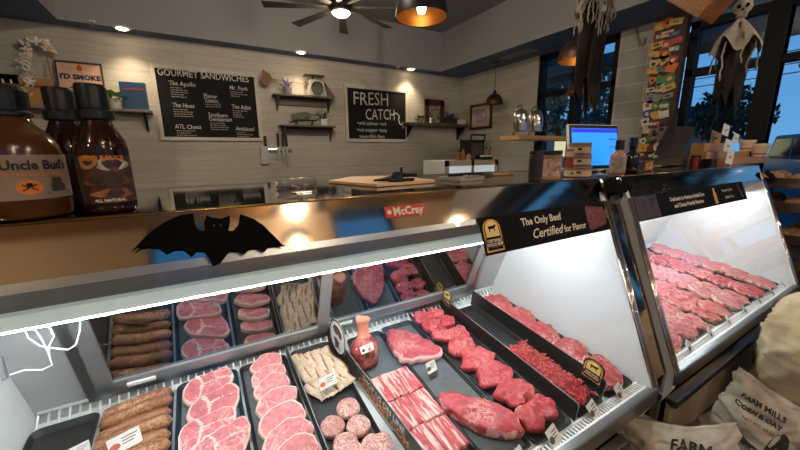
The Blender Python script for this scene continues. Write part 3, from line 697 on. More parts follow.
# filets: 2 columns
fl_l = ['rear','second','third','fourth','fifth','sixth','front']
FP = [(412,316),(430,315),(425,330),(441,325),(437,341),(452,337),(447,349),(466,352),(460,372),(483,372),(497,388),(520,390),(512,408),(545,412)]
FP = [(403.5,317,.75),(421,322,.7),(413,325,.8),(437.5,327,.72),(428,339,.95),(452,351,.95),(447,349,.8),(467,362,1.1),(486,378,1.15),(505,394,1.1),(532,414,1.1)]
sizes = []
fil = [(.915,1.345,.85),(.995,1.345,.8),(.925,1.275,.9),(1.01,1.272,.85),(.930,1.195,1.0),(1.012,1.165,.95),(.955,1.085,1.15),(.965,.985,1.2),(.965,.885,1.25),(.965,.785,1.25),(1.005,.685,1.0),(.925,.675,.95)]
FN = ['rear left','rear right','second row left','second row right','third row left','third row right','fourth row','fifth row, just past the middle','sixth row, wide','seventh row, wide','front right','front left']
for i, (x, Y, s) in enumerate(fil):
    o = [(.060*s*(1.12 if s > 1.1 else 1)*math.cos(a)*(1+.12*math.sin(2*a+i)), .052*s*math.sin(a)*(1+.1*math.cos(3*a+i))) for a in [k*PI/6 for k in range(12)]]
    put(slab(o, .030, .22, 80+i, .010, .05, bev=.45, wob=.25), 'beef_filet', filetm, x, Y, TH, 0, 'thick red filet in the long tray, '+FN[i], 'steak', 'red filets', tilt=R(4))
# ground beef heap
def ground(w, l, hgt, n, sd=1):
    rr = random.Random(sd); L = [slab([(-w/2,-l/2),(w/2,-l/2),(w/2,l/2),(-w/2,l/2)], hgt*.65, .35, 5, .006, .1)]
    for _ in range(n):
        x = rr.uniform(-.47,.47)*w; y = rr.uniform(-.47,.47)*l; e_ = 1-max(abs(x)/w*2, abs(y)/l*2)**3
        z = hgt*(.45+.5*e_)+rr.uniform(-.004,.005); a = rr.uniform(0,2*PI); pts = []
        for k in range(5):
            pts.append((x, y, z)); x += .007*math.cos(a); y += .007*math.sin(a); z += rr.uniform(-.004,.004); a += rr.uniform(-1,1)
        b = tube(pts, .0034, 5); L.append(b)
    o = BM(); fl = o.verts.layers.float.new('fat')
    for b in L:
        me = bpy.data.meshes.new('t'); b.to_mesh(me); b.free(); o.from_mesh(me); bpy.data.meshes.remove(me)
    return o
put(ground(.125,.36,.045,420), 'ground_beef', grm, 1.178, .80, TH, 0, 'heap of bright red ground beef strands in its black tray', 'ground beef', kind='stuff')
# steaks behind the badged divider
for i, (x, Y, rz) in enumerate(((1.385,1.27,.1),(1.39,1.12,-.1),(1.39,.97,.15),(1.40,.83,0),(1.405,.69,.1))):
    put(slab([(-.085,-.06),(-.03,-.085),(.04,-.075),(.085,-.02),(.08,.06),(.01,.085),(-.06,.072),(-.09,.01)], .034, .12, 100+i, .008, .5, wob=.2), 'rib_steak', steakm, x, Y, TH, rz, 'thick marbled steak behind the badged divider, '+['rearmost','second from the rear','middle of five','second from the front','frontmost beside the white end panel'][i], 'steak', 'steaks behind the badged divider', tilt=R(5))

# ---- dividers
def divider(xa, Ya, xb, Yb, h, label, mt=black_pl, th=.003):
    a, b = dk(xa, Ya, .001), dk(xb, Yb, .001); x = (b-a).normalized(); z = DM.to_3x3() @ V((0,0,1)); L = (b-a).length
    M = basis(a, x, z); t = thing('tray_divider', label, 'divider', M=M)      # local x along, y up, z faces the viewer
    r = .018
    pts = [(0,0),(L,0),(L,h-r)]+[(L-r+r*math.cos(q), h-r+r*math.sin(q)) for q in [i*PI/10 for i in range(1,6)]]+[(0,h)]
    mk('panel', prism(pts, th), mt, t)
    e_ = tube([(0,h,th/2),(L-r,h,th/2)]+[(L-r+r*math.sin(q), h-r+r*math.cos(q), th/2) for q in [i*PI/10 for i in range(1,6)]]+[(L,0,th/2)], .0018, 6)
    mk('edge', e_, mat('clear_edge','8E9496',.2), t, smooth=True)
    return t, L
divider(.241,1.40,.246,.62,.055,'low black divider between the loin chops and the bacon')
t, L = divider(.430,1.40,.490,.66,.090,'tall black divider with an oval emblem and orange lettering')
mk('lettering', join(text_bm('SHOP US ON LINE', .034, Matrix.Translation((L*.62,.066,.0036)), bold=.0004)), mat('white_print','E6E4DE',.6), t)
mk('address_line', text_bm('GOURMET.COM', .046, Matrix.Translation((L*.62,.034,.0036)), bold=.0006), orange, t)
mk('small_line', box((L*.38,.010,.0032),(L*.72,.013,.0038)), mat('white_print2','E6E4DE',.6), t)
bmv = prism([(.105+.078*math.cos(a), .100+.082*math.sin(a)) for a in [i*PI/16 for i in range(32)]], .002, z=.003)
ov = mk('oval_sign', bmv, mat('white_sign','E4E2DE',.5), t)
mk('oval_ring', join(*[prism([(.105+rx*.078*math.cos(a), .100+rx*.082*math.sin(a)) for a in [i*PI/16 for i in range(32)]], .0006, z=.0046+z) for rx, z in ((1.0,0),)]), mat('oval_black','1A1716',.5), ov)
mk('oval_face', prism([(.105+.069*math.cos(a), .100+.073*math.sin(a)) for a in [i*PI/16 for i in range(32)]], .0006, z=.0050), mat('white_sign2','E4E2DE',.5), ov)
mk('animal_mark', join(prism([(.105+x*.045,.122+y*.042) for x, y in ((-1,.2),(-.6,.7),(.2,.8),(.9,.5),(1,0),(.6,-.4),(.2,-.1),(-.3,-.3),(-.7,-.2))], .0005, z=.0055), prism([(.105+x*.045,.072+y*.042) for x, y in ((-.8,.3),(-.2,.5),(.5,.3),(.3,-.1),(.7,-.6),(.1,-.5),(-.4,-.8),(-.5,-.2))], .0005, z=.0055)), mat('maroon_print','5C2A22',.6), ov)
t, L = divider(1.082,1.41,1.090,.60,.080,'tall black divider between the filets and the ground beef')
hb = mk('cow_badge', prism([(.05-.036,.06),(.05+.036,.06),(.05+.036,.115)]+[(.05+.036*math.cos(i*PI/10), .115+.022*math.sin(i*PI/10)) for i in range(11)], .002, z=.001), black_pl, t)
before = set(bpy.data.objects); cow_badge(hb, .062, .082, .0035)
for o in set(bpy.data.objects)-before: o.location = (.05,.096,0)
t, L = divider(1.275,1.37,1.290,.615,.090,'black divider carrying a gold cow badge at its front end')
hb = mk('cow_badge', prism([(L-.10,.045),(L-.014,.045),(L-.014,.115)]+[(L-.057+.043*math.cos(i*PI/10), .115+.026*math.sin(i*PI/10)) for i in range(11)], .002, z=.001), black_pl, t)
before = set(bpy.data.objects); cow_badge(hb, .074, .086, .0035)
for o in set(bpy.data.objects)-before: o.location = (L-.057,.092,0)

# ---- small cards standing in the trays
def card(pt, w, h, rz, label, mark, lean=20, stalk=.03):
    M = Matrix.Translation(pt) @ Matrix.Rotation(rz, 4, 'Z') @ Matrix.Rotation(R(90-lean), 4, 'X')
    t = thing('price_tag', label, 'price tag', M=M)
    mk('card', box((-w/2,0,-.0006),(w/2,h,.0006)), paper, t)
    mk('sleeve', box((-w/2-.002,-stalk,-.0015),(w/2+.002,h+.002,-.0008)), acrylic, t)
    mk('print', boxes([((-w*.08+i*.0,h*(.72-.17*i),.0006),(w*(.42-.08*i),h*(.77-.17*i),.001)) for i in range(3)]), ink, t)
    mk('emblem', prism([(-w*.3+h*.26*math.cos(a), h*.42+h*.2*math.sin(a)) for a in [k*PI/6 for k in range(12)]], .0004, z=.0006), mark, t)
    return t
redink = mat('red_ink','C4594A',.6)
card(dkpx(127,449,.05), .078,.048,R(20),'white tag with pink logo standing in front of the sausages', redink)
card(dkpx(80,455,.04), .05,.03,R(20),'grey edged tag in the empty left tray', ink)
card(dkpx(329,387,.05), .070,.044,R(12),'white tag with an orange spot standing in the bacon', orange)
card(dkpx(368,352,.095), .062,.030,R(10),'small white tag on the wrapped shank', ink, 25)
card(dkpx(433,372,.03), .052,.044,R(10),'white tag with a dark cow spot by the red triangular steak', mat('brown_ink','5A4636',.6), 25)
TG = [(452,449),(527,447),(562,424),(601,404),(628,385)]
for i, (px, py) in enumerate(TG):
    p = at_y(px, py, .556)
    card(V((p.x,.560,.458)), .062,.056,R(12),'price tag on the front rim of the near case, %s' % ['farthest left, cut by the frame','second from the left','middle one, under the gold badge','fourth from the left','farthest right by the post'][i], mat('brown_spot','5A4636',.6), 40, .0)
for i in range(7):
    card(V((1.98+i*.255,.560,.458)), .06,.052,R(14),'price tag on the rim of the second case, %s' % ['nearest the post','second from the post','third from the post','fourth from the post','fifth from the post','sixth from the post','at the far end'][i], ink, 40, .0)

# ---- second case: trays of steaks and chops
rowx = [1.93,2.22,2.53,2.84,3.14,3.42]
tw = [.25,.28,.28,.28,.27,.24]
where = ['nearest the post between the cases','second from the post','third from the post','fourth from the post','fifth from the post','at the far end']
for r, x in enumerate(rowx):
    tray(x-tw[r]/2, x+tw[r]/2, .60, 1.38, 'black tray in the second case, '+where[r], lip=.018)
    two = r in (1,2,3); k = 0
    for j in range(6):
        Y = .68+j*.125
        for s in ((-1,1) if two else (0,)):
            sc = (1.05 if two else 1.3)*rnd.uniform(.92,1.1); ax = .074 if two else .092
            o = [(ax*sc*math.cos(a)*(1+.12*math.sin(2*a+k+r)), .074*sc**.5*math.sin(a)*(1+.13*math.cos(3*a+j))) for a in [q*PI/6 for q in range(12)]]
            put(slab(o, .027, .12, 200+r*20+k, .009, .5, n=40, wob=.3), 'pork_steak', [porkm, chopm, steakm][(r+(0 if r < 4 else 1))%3] if r != 0 else steakm, x+s*tw[r]*.235, Y, TH, rnd.uniform(-.35,.35),
                'marbled pink steak in the tray %s, %s%s' % (where[r], ['front','second','third','fourth','fifth','rear'][j]+' row', {-1:' left',1:' right',0:''}[s]), 'steak', 'steaks in the second case', tilt=R(rnd.uniform(4,12)))
            k += 1
# white cable hanging at the left end
cab = [(62,303),(72,322),(80,318),(78,340),(72,350),(50,350),(30,342),(22,330)]
def vp(px, py, y=1.12): return at_y(px, py, y)
mk('cable', join(tube([vp(*p) for p in ((80,318),(80,330),(76,345),(68,350),(52,348),(40,346),(28,338),(22,322))], .0022, 6), tube([vp(*p) for p in ((33,327),(42,340),(48,352),(52,365),(42,370),(25,370),(10,375))], .0022, 6), tube([vp(*p) for p in ((40,324),(50,328),(54,336),(49,346),(50,356))], .0022, 6)),
   white_wire, label='white cable hanging in loops at the left end inside the near case', cat='cable', smooth=True)
mk('cable_connector', box(vp(2,368)-V((.006,.006,.03)), vp(2,368)+V((.006,.006,.03)), .003), frame_grey, label='grey cable connector hanging at the left edge inside the case', cat='connector')

# ================================================================ WALL THINGS
def wallM(x, z, y=YW): return basis((x,y,z), (1,0,0), (0,0,1))          # local x right, y up, z out of the wall
def framed_board(p, label, fw_=.045, y=YW-.004):
    TL, TR, BR, BL = [at_y(a, b, y-.03) for a, b in p]
    x0 = (TL.x+BL.x)/2; x1 = (TR.x+BR.x)/2; z1 = (TL.z+TR.z)/2; z0 = (BL.z+BR.z)/2; w, h = x1-x0, z1-z0
    t = thing('chalkboard', label, 'chalkboard', M=wallM((x0+x1)/2, (z0+z1)/2, y))
    mk('board', box((-w/2+.02,-h/2+.02,.0),(w/2-.02,h/2-.02,.018)), chalkb, t)
    mk('frame', join(box((-w/2,-h/2,0),(w/2,-h/2+fw_,.03),.003), box((-w/2,h/2-fw_,0),(w/2,h/2,.03),.003), box((-w/2,-h/2+fw_,0),(-w/2+fw_,h/2-fw_,.03),.003), box((w/2-fw_,-h/2+fw_,0),(w/2,h/2-fw_,.03),.003)), white_wood, t)
    return t, w, h
t, w, h = framed_board([(150,63),(256,74),(264,141),(160,140.5)], 'wide chalkboard menu of gourmet sandwiches in a pale frame')
mk('heading', text_bm('GOURMET SANDWICHES', .115, Matrix.Translation((-w*.02,h*.405,.0195)), bold=.0015, sx=.80, jit=.03), chalk, t)
SW = [(-.36,.27,'The Apollo',5),(-.36,-.02,'The Hoss',4),(-.36,-.31,'ATL Cheez',5),(-.06,.13,'Flavor',4),(-.06,.07,'Town',0),(-.04,-.13,'Southern',0),(-.04,-.19,'Gentleman',4),(.20,.27,'Mr. Pork',3),(.20,.0,'The Atlas',4),(.22,-.32,'Antidote!',4)]
names = []
fine = mat('chalk_fine','9C9B96',.9)
for x, y, s, n in SW:
    lines = []
    names.append(text_bm(s, .075, Matrix.Translation((w*x,h*y,.0195)), 'LEFT', bold=.0008, sx=.85, jit=.03))
    for k in range(n):
        ll = rnd.uniform(.10,.21); xx = w*x+.01; yy = h*(y-.055-.03*k)
        while ll > 0:
            q = rnd.uniform(.012,.04); lines.append(box((xx,yy-.0045,.0185),(xx+q,yy+.0045,.0195))); xx += q+.008; ll -= q+.008
    if lines: mk('fine_print', join(*lines), fine, t)
for b_ in names: mk('sandwich_name', b_, chalk, t)
t, w, h = framed_board([(343.5,82.5),(407.5,91),(408.7,142),(347,142)], 'square chalkboard announcing the fresh catch in a pale frame', .05)
mk('heading', text_bm('FRESH', .29, Matrix.Translation((-w*.10,h*.27,.0195)), bold=.0, sx=.85, jit=.03), chalk, t)
mk('heading', text_bm('CATCH', .25, Matrix.Translation((w*.04,h*.0,.0195)), bold=.0, sx=.68, jit=.03), chalk, t)
for k_, s_ in enumerate(('•wild salmon •cod', '•red snapper •tuna', '•swordfish filets')): mk('fish_line', text_bm(s_, .088, Matrix.Translation((-w*.10,-h*(.16+.12*k_),.0195)), sx=.85), chalk, t)
ar = tube([(w*.25,h*.04,.022),(w*.31,h*.05,.022),(w*.35,h*.0,.022),(w*.34,-h*.08,.022),(w*.36,-h*.15,.022),(w*.42,-h*.17,.022)], .012, 6)
for v in ar.verts: v.co.z = .0195+(v.co.z-.022)*.05
mk('arrow', join(ar, prism([(w*.40,-h*.10),(w*.47,-h*.17),(w*.41,-h*.24)], .001, z=.0195)), chalk, t)

def shelf(name, p0, p1, d, th, label, apron=0, m=brown_wood, brackets=(.06,.94)):
    """wall shelf; front top edge seen between two pixels"""
    a, b = at_y(*p0, YW-d), at_y(*p1, YW-d); z = (a.z+b.z)/2
    t = thing(name, label, 'shelf', ((a.x+b.x)/2, YW, z)); L = b.x-a.x
    mk('board', box((-L/2,-d,-th),(L/2,-.002,0),.004), m, t)
    if apron: mk('apron', box((-L/2+.07,-.03,-th-apron),(L/2-.07,-.002,-th),.003), m, t)
    for f in brackets:
        x = -L/2+L*f; bm = prism([(0,0),(-d*.85,0),(-d*.8,-.03),(-.03,-d*.8),(-.03,-d*.95),(0,-d*.95)], .022); bm.transform(basis((x,-.002,-th),(0,1,0),(0,0,1)))
        mk('bracket', bm, black_metal if apron == 0 else brown_wood, t)
    return a.x, b.x, z
sh_left = shelf('wall_shelf', (-30,103), (151,109), .22, .03, 'long grey shelf on the back wall behind the sauce bottles', 0, mat('grey_shelf','7C7870',.5,.1))
sh_t = shelf('wall_shelf', (274,92.5), (334,97.5), .20, .025, 'upper short shelf on the planks right of the sandwich menu', .11)
sh_b = shelf('wall_shelf', (281,123.5), (336,126.5), .20, .025, 'lower short shelf above the knife rack', .11)
sh_r = shelf('wall_shelf', (409,121.5), (468,125), .24, .05, 'dark shelf in the corner right of the fresh catch board', 0)
def leafy(parent, n, r, h, sd, m, lw=.02, ll=.1, droop=.3, name='foliage', base=0):
    rr = random.Random(sd); bm = BM()
    for _ in range(n):
        a = rr.uniform(0,2*PI); e_ = rr.uniform(.1,1); L_ = ll*rr.uniform(.6,1.2); d = V((math.cos(a)*(1-e_*.6), math.sin(a)*(1-e_*.6), e_)).normalized()
        s = V((-math.sin(a), math.cos(a), 0)); p = V((math.cos(a)*r*.3*rr.random(), math.sin(a)*r*.3*rr.random(), base)) + d*h*rr.uniform(.2,.6); prev = None
        for k in range(5):
            f = k/4; q = p+d*L_*f-V((0,0,droop*L_*f*f)); w_ = lw*math.sin(PI*(.12+.86*f))*.5; cur = (bm.verts.new(q-s*w_), bm.verts.new(q+s*w_))
            if prev: bm.faces.new((prev[0],prev[1],cur[1],cur[0]))
            prev = cur
        
    for k in range(max(3,n//12)):
        a = rr.uniform(0,2*PI); bm = tube([(0,0,base),(math.cos(a)*r*.2,math.sin(a)*r*.2,base+h*.5)], .002, 4, bm=bm)
    return mk(name, bm, m, parent)
def pot(parent, r0_, r1_, h, m): return mk('pot', lathe([(r0_,0),(r1_,h),(r1_*.88,h),(r1_*.84,h*.85),(.001,h*.85)], 20), m, parent, smooth=False)
green = mat('leaf_green','6E8A3A',.6,0,.4,20); dgreen = mat('leaf_dark_green','34452C',.6,0,.4,20); lav = mat('lavender','8E86B0',.7,0,.3,30)
wpot = mat('white_pot','CFCBC2',.4)
def wp(px, z, y=YW-.13): 
    p = at_y(px, 100, y); return V((p.x, y, z+.0005))
# left shelf things
t = thing('potted_plant', 'bright leafy plant in a white pot beside the blue box', 'plant', wp(115, sh_left[2])); pot(t,.05,.07,.12,wpot); leafy(t, 60, .07, .13, 3, green, .04, .09, .35, base=.1)
bx_ = thing('blue_box', 'dark blue box with a red line standing at the end of the left shelf', 'box', M=Matrix.Translation(wp(135.5, sh_left[2]))@Matrix.Rotation(R(-6),4,'Z'))
mk('box_body', box((-.13,-.03,0),(.12,.03,.31),.004), mat('blue_cover','1E4468',.4), bx_); mk('red_line', box((-.10,-.0315,.222),(.10,-.030,.242)), mat('muted_red','8A3A40',.5), bx_)
sg = thing('slogan_sign', 'framed pale sign with smoke slogan standing on the left shelf', 'sign', M=Matrix.Translation(wp(84, sh_left[2]))@Matrix.Rotation(R(-8),4,'X'))
mk('frame', join(box((-.20,-.012,0),(.20,.012,.02)), box((-.20,-.012,.48),(.20,.012,.50)), box((-.20,-.012,0),(-.185,.012,.50)), box((.185,-.012,0),(.20,.012,.50))), mat('dark_thin_frame','3A2A20',.5), sg)
mk('face', box((-.19,-.006,.01),(.19,.006,.49)), mat('pale_pink_sign','CDA78F',.7), sg)
TXM = lambda x, z, y=-.0075: basis((x,y,z),(1,0,0),(0,0,1))
for s_, z_ in (("I'D SMOKE", .33), ('THAT', .19)): mk('lettering', text_bm(s_, .074, TXM(0,z_), bold=.004), mat('navy_ink','1B2030',.6), sg)
mk('flame', prism([(x*.9,z*.9) for x,z in ((0,.06),(.022,.03),(.03,0),(.015,-.03),(-.015,-.03),(-.03,0),(-.018,.025))], .001), mat('flame_red','C2502E',.5), sg).matrix_local = TXM(0,.425)
sg2 = thing('wooden_sign', 'yellowish wooden sign board behind the sauce jug', 'sign', wp(32, sh_left[2]-.0)); mk('board', box((-.21,-.012,0),(.19,.012,.28),.003), mat('ochre_board','A87A3A',.6,0,.3,8), sg2); mk('stripe', box((-.20,-.014,.18),(.18,-.0125,.21)), mat('ochre_dark','6E4A22',.6), sg2)
sg3 = thing('black_sign', 'black lettered sign on the far left of the shelf', 'sign', wp(2, sh_left[2])); mk('board', box((-.20,-.012,0),(.16,.012,.30),.003), black_matte, sg3); mk('lettering', text_bm('Y\'ALL', .12, TXM(.0,.2,-.013), bold=.002), cream, sg3)
orc = thing('dried_flower', 'pale dried white blossom spray arching on a thin stick', 'flower', wp(56, sh_left[2]))
mk('stem', tube([(0,0,0),(.0,0,.25),(.0,0,.50)], .005, 6), mat('stick','8A6B3A',.7), orc)
bm = BM(); rr = random.Random(4)
for k in range(380):
    f = rr.random(); x = .02-.20*min(1,f*1.5); z = .60+.05*math.sin(f*5) if f < .5 else .60-.9*(f-.5)
    c = V((x+rr.gauss(0,.022), rr.gauss(0,.02), z+rr.gauss(0,.02))); e_ = Euler((rr.uniform(0,6),rr.uniform(0,6),0)).to_matrix(); w_ = rr.uniform(.016,.034)
    bm.faces.new([bm.verts.new(c+e_@V(p)*w_) for p in ((-1,0,0),(-.3,-.7,.2),(1,0,0),(-.3,.7,.2))])
mk('blossoms', bm, mat('pale_petals','DED8CA',.8), orc)
mk('bud', lathe([(.002,0),(.028,.02),(.035,.07),(.02,.13),(.002,.15)], 12), mat('cream_bud','D8C49A',.7), orc, smooth=True).matrix_local = Matrix.Translation((-.03,0,.63))@Matrix.Rotation(R(125),4,'Y')
# upper small shelf
mal = thing('wooden_mallet_sign', 'brown flag shaped wooden piece on a horizontal stick', 'wooden ornament', wp(268, sh_t[2]+.20, YW-.10))
mk('head', prism([(-.10,-.06),(.0,-.12),(.07,.0),(.05,.05),(-.04,.10),(-.05,.03)], .03), mat('red_brown_wood','6E4526',.6), mal).matrix_local = basis((0,-.015,0),(1,0,0),(0,0,1))
mk('stick', tube([(.05,0,.0),(.62,0,-.03)], .008, 6), pine, mal)
mk('cutout', prism([(-.03,-.05),(.01,-.055),(.015,.03),(-.03,.035)], .002), cream, mal).matrix_local = basis((0,-.016,0),(1,0,0),(0,0,1))
t = thing('potted_plant', 'small grey pot of lavender on the upper short shelf', 'plant', wp(288.5, sh_t[2])); pot(t,.045,.06,.10,mat('grey_pot','8F8B90',.5)); leafy(t, 50, .07, .08, 5, lav, .018, .13, .05, base=.08)
sc = thing('kitchen_scale', 'vintage kitchen scale with round dial and flat pan', 'scale', wp(316, sh_t[2]))
mk('body', prism([(-.13,0),(.16,0),(.12,.20),(.02,.235),(-.10,.235)], .12, .01), mat('pale_scale_enamel','A8A294',.35), sc).matrix_local = basis((0,.06,0),(1,0,0),(0,0,1))
mk('dial', lathe([(.001,0),(.085,0),(.095,.008),(.095,.018),(.08,.012),(.001,.012)], 26), mat('dark_dial','2E3630',.3), sc).matrix_local = basis((.01,-.062,.11),(1,0,0),(0,0,1))
mk('post', tube([(-.03,0,.23),(-.03,0,.29)], .015, 8), black_metal, sc)
mk('pan', box((-.16,-.08,.285),(.14,.08,.30),.005), mat('dark_pan','5A4A38',.4,.5), sc)
wedge = thing('bookend', 'dark wedge leaning at the right end of the upper short shelf', 'bookend', wp(329, sh_t[2]))
mk('wedge', prism([(-.06,0),(.10,0),(-.06,.20)], .08), brown_wood, wedge).matrix_local = basis((0,.04,0),(1,0,0),(0,0,1))
# lower small shelf
t = thing('potted_plant', 'spiky plant in a white square pot on the lower short shelf', 'plant', wp(322, sh_b[2])); mk('pot', box((-.05,-.05,0),(.05,.05,.10),.006), wpot, t); leafy(t, 40, .06, .08, 6, dgreen, .014, .14, .0, base=.08)
cl = thing('glass_cloche', 'clear bottle lying on its side on a dark rack', 'glass bottle', wp(303, sh_b[2]+.05))
mk('bottle', lathe([(.0005,-.19),(.05,-.19),(.062,-.17),(.066,-.05),(.062,.04),(.03,.10),(.018,.13),(.018,.20),(.022,.205),(.022,.22),(.0005,.22)], 22), glassmat('bottle_glass',(.75,.78,.72),.9,.03), cl, smooth=True).matrix_local = Matrix.Translation((0,0,.075))@Matrix.Rotation(R(80),4,'Y')
mk('rack', join(tube([(-.22,0,-.02),(-.10,0,.02),(.18,0,.02)], .01, 6), tube([(-.12,-.05,-.048),(-.12,0,.02),(-.12,.05,-.048)], .008, 6), tube([(.12,-.05,-.048),(.12,0,.02),(.12,.05,-.048)], .008, 6)), black_metal, cl)
# knife rack
satin = mat('satin_blade','A8A6A2',.45,.6,.05)
kr = thing('knife_rack', 'narrow steel rail for knives below the lower short shelf', 'knife rack', wp(280, at_y(280,152,YW-.05).z, YW-.02))
kx0, kx1 = at_y(263,151,YW-.03).x, at_y(292,151,YW-.03).x; kz = at_y(278,150,YW-.03).z
mk('rail', box((kx0-kr.location.x,-.02,kz-kr.location.z-.02),(kx1-kr.location.x,-.0,kz-kr.location.z+.02),.003), chrome, kr)
def knife(px, L_, w_, hl, label, hm=black_pl):
    p = at_y(px, 150, YW-.05); t = thing('knife', label, 'knife', (p.x, YW-.047, kz))
    mk('blade', prism([(-w_/2,0),(w_/2,0),(w_/2,-L_*.8),(0,-L_),(-w_/2,-L_*.9)], .004), satin, t).matrix_local = basis((0,0,.06),(1,0,0),(0,0,1))
    mk('handle', box((-.017,-.015,.05),(.017,.01,.06+hl),.006), hm, t)
cv = thing('cleaver', 'wide cleaver hanging at the left end of the knife rail', 'cleaver', (at_y(265,150,YW-.05).x, YW-.047, kz))
mk('blade', prism([(-.05,.06),(.05,.06),(.055,-.20),(-.06,-.20)], .005), satin, cv).matrix_local = basis((0,0,0),(1,0,0),(0,0,1)); mk('handle', box((-.004,-.015,.055),(.035,.01,.20),.006), black_pl, cv)
knife(279,.20,.035,.18,'black handled knife, left of the three on the rail'); knife(283.5,.24,.03,.17,'black handled knife, middle of the three on the rail'); knife(287,.30,.03,.18,'black handled knife, right of the three on the rail')
# right corner shelf
t = thing('potted_plant', 'small flowering plant at the left end of the corner shelf', 'plant', wp(420, sh_r[2])); pot(t,.05,.06,.09,mat('tan_pot','8A7A62',.6)); leafy(t, 60, .07, .10, 8, dgreen, .035, .06, .3, base=.06)
cr = thing('picture_frame', 'dark brown ornate frame holding small pale pictures on the corner shelf', 'frame', wp(435, sh_r[2]))
mk('frame', join(box((-.22,-.02,0),(-.15,.02,.40)), box((.12,-.02,0),(.20,.02,.40)), box((-.22,-.02,.32),(.20,.02,.42)), box((-.15,.0,.0),(.12,.015,.33))), mat('carved_red_wood','4A2616',.5,0,.5,30,.4), cr)
mk('photo', box((-.13,-.01,.02),(.11,-.002,.31)), mat('pale_photos','B4A898',.6,0,.8,16,0,'4A3C34'), cr)
t = thing('figurine', 'tiny white figurine in front of the ornate frame', 'figurine', wp(431, sh_r[2], YW-.19)); mk('body', lathe([(.0005,0),(.03,0),(.028,.03),(.012,.05),(.018,.065),(.014,.085),(.0005,.09)], 12), wpot, t, smooth=True)
t = thing('planter', 'low dark planter with feathery fronds in the middle of the corner shelf', 'plant', wp(451, sh_r[2])); mk('pot', box((-.12,-.06,0),(.16,.06,.11),.01), mat('dark_planter','3A2A22',.6), t); leafy(t, 60, .1, .14, 9, dgreen, .025, .12, .25, base=.08)
t = thing('trinket_box', 'small pale lidded box at the right end of the corner shelf', 'box', wp(461.5, sh_r[2], YW-.18)); mk('body', box((-.10,-.04,0),(.10,.04,.075),.008), wpot, t); mk('lid', box((-.105,-.045,.075),(.105,.045,.095),.006), mat('pale_lid','B7A99A',.5), t)
# picture on the right wall
a, b = at_x(470.7,105.5,XW-.02), at_x(491,128,XW-.02); yc = (a.y+b.y)/2; zc = (a.z+b.z)/2; w, h = abs(a.y-b.y), a.z-b.z
t = thing('framed_picture', 'framed purple print hanging on the right wall near the corner', 'picture', M=basis((XW-.002,yc,zc),(0,-1,0),(0,0,1)))
mk('frame', join(box((-w/2,-h/2,0),(w/2,-h/2+.04,.03)), box((-w/2,h/2-.04,0),(w/2,h/2,.03)), box((-w/2,-h/2,0),(-w/2+.04,h/2,.03)), box((w/2-.04,-h/2,0),(w/2,h/2,.03))), mat('dark_picture_frame','3A2A22',.5), t)
mk('mat_board', box((-w/2+.03,-h/2+.03,0),(w/2-.03,h/2-.03,.012)), mat('cream_mat','BDB2A0',.7), t)
mk('print', box((-w*.28,-h*.28,.012),(w*.28,h*.28,.014)), mat('purple_print','7A5A78',.6,0,.6,9,0,'C8B8C8'), t)
knob = thing('wall_button', 'small black round knob on the wall left of the coffee stand', 'knob', M=basis((at_y(461,140,YW).x,YW-.001,at_y(461,140,YW).z),(1,0,0),(0,0,1))); mk('disc', lathe([(.03,0),(.03,.02),(.015,.03),(.0005,.03)], 14), black_metal, knob)

# ================================================================ CEILING THINGS
def downlight(px, py, label):
    p = at_z(px, py, ZS-.004); t = thing('downlight', label, 'ceiling light', (p.x, p.y, ZS), group='recessed downlights')
    mk('trim_ring', lathe([(.055,-.001),(.085,-.001),(.085,-.008),(.055,-.012)], 24), white_enamel, t)
    mk('lens', lathe([(.060,-.009),(.045,-.018),(.0005,-.022)], 24, cap=False), emis('downlight_glow','FFE2B0',22), t)
    return p
DL = [downlight(122,28,'glowing recessed downlight left, above the sandwich menu'), downlight(301,52,'glowing recessed downlight above the two short shelves'), downlight(411,69,'glowing recessed downlight above the fresh catch board')]
for px, py, lb in ((92,23,'small pronged sprinkler head left of the first downlight'),(398,68,'small sprinkler head left of the downlight by the corner')):
    p = at_z(px, py, ZS-.02); t = thing('sprinkler_head', lb, 'sprinkler', (p.x,p.y,ZS)); mk('escutcheon', lathe([(.035,0),(.03,-.008),(.0005,-.008)], 16, cap=False), white_enamel, t); mk('deflector', join(tube([(0,0,-.008),(0,0,-.05)], .008, 6), tube([(-.03,0,-.045),(.03,0,-.045)], .004, 5), tube([(0,-.03,-.045),(0,.03,-.045)], .004, 5)), chrome, t)
p = at_z(518,54,ZS); t = thing('ceiling_vent', 'slatted white air vent in the navy soffit on the right', 'vent', (p.x,p.y,ZS))
mk('frame', boxes([((-.09,-.28,-.008),(-.07,.28,0)),((.07,-.28,-.008),(.09,.28,0)),((-.09,-.28,-.008),(.09,-.26,0)),((-.09,.26,-.008),(.09,.28,0))]), frame_grey, t); mk('slats', boxes([((-.07+i*.02,-.26,-.006),(-.062+i*.02,.26,-.001)) for i in range(7)]), frame_grey, t)
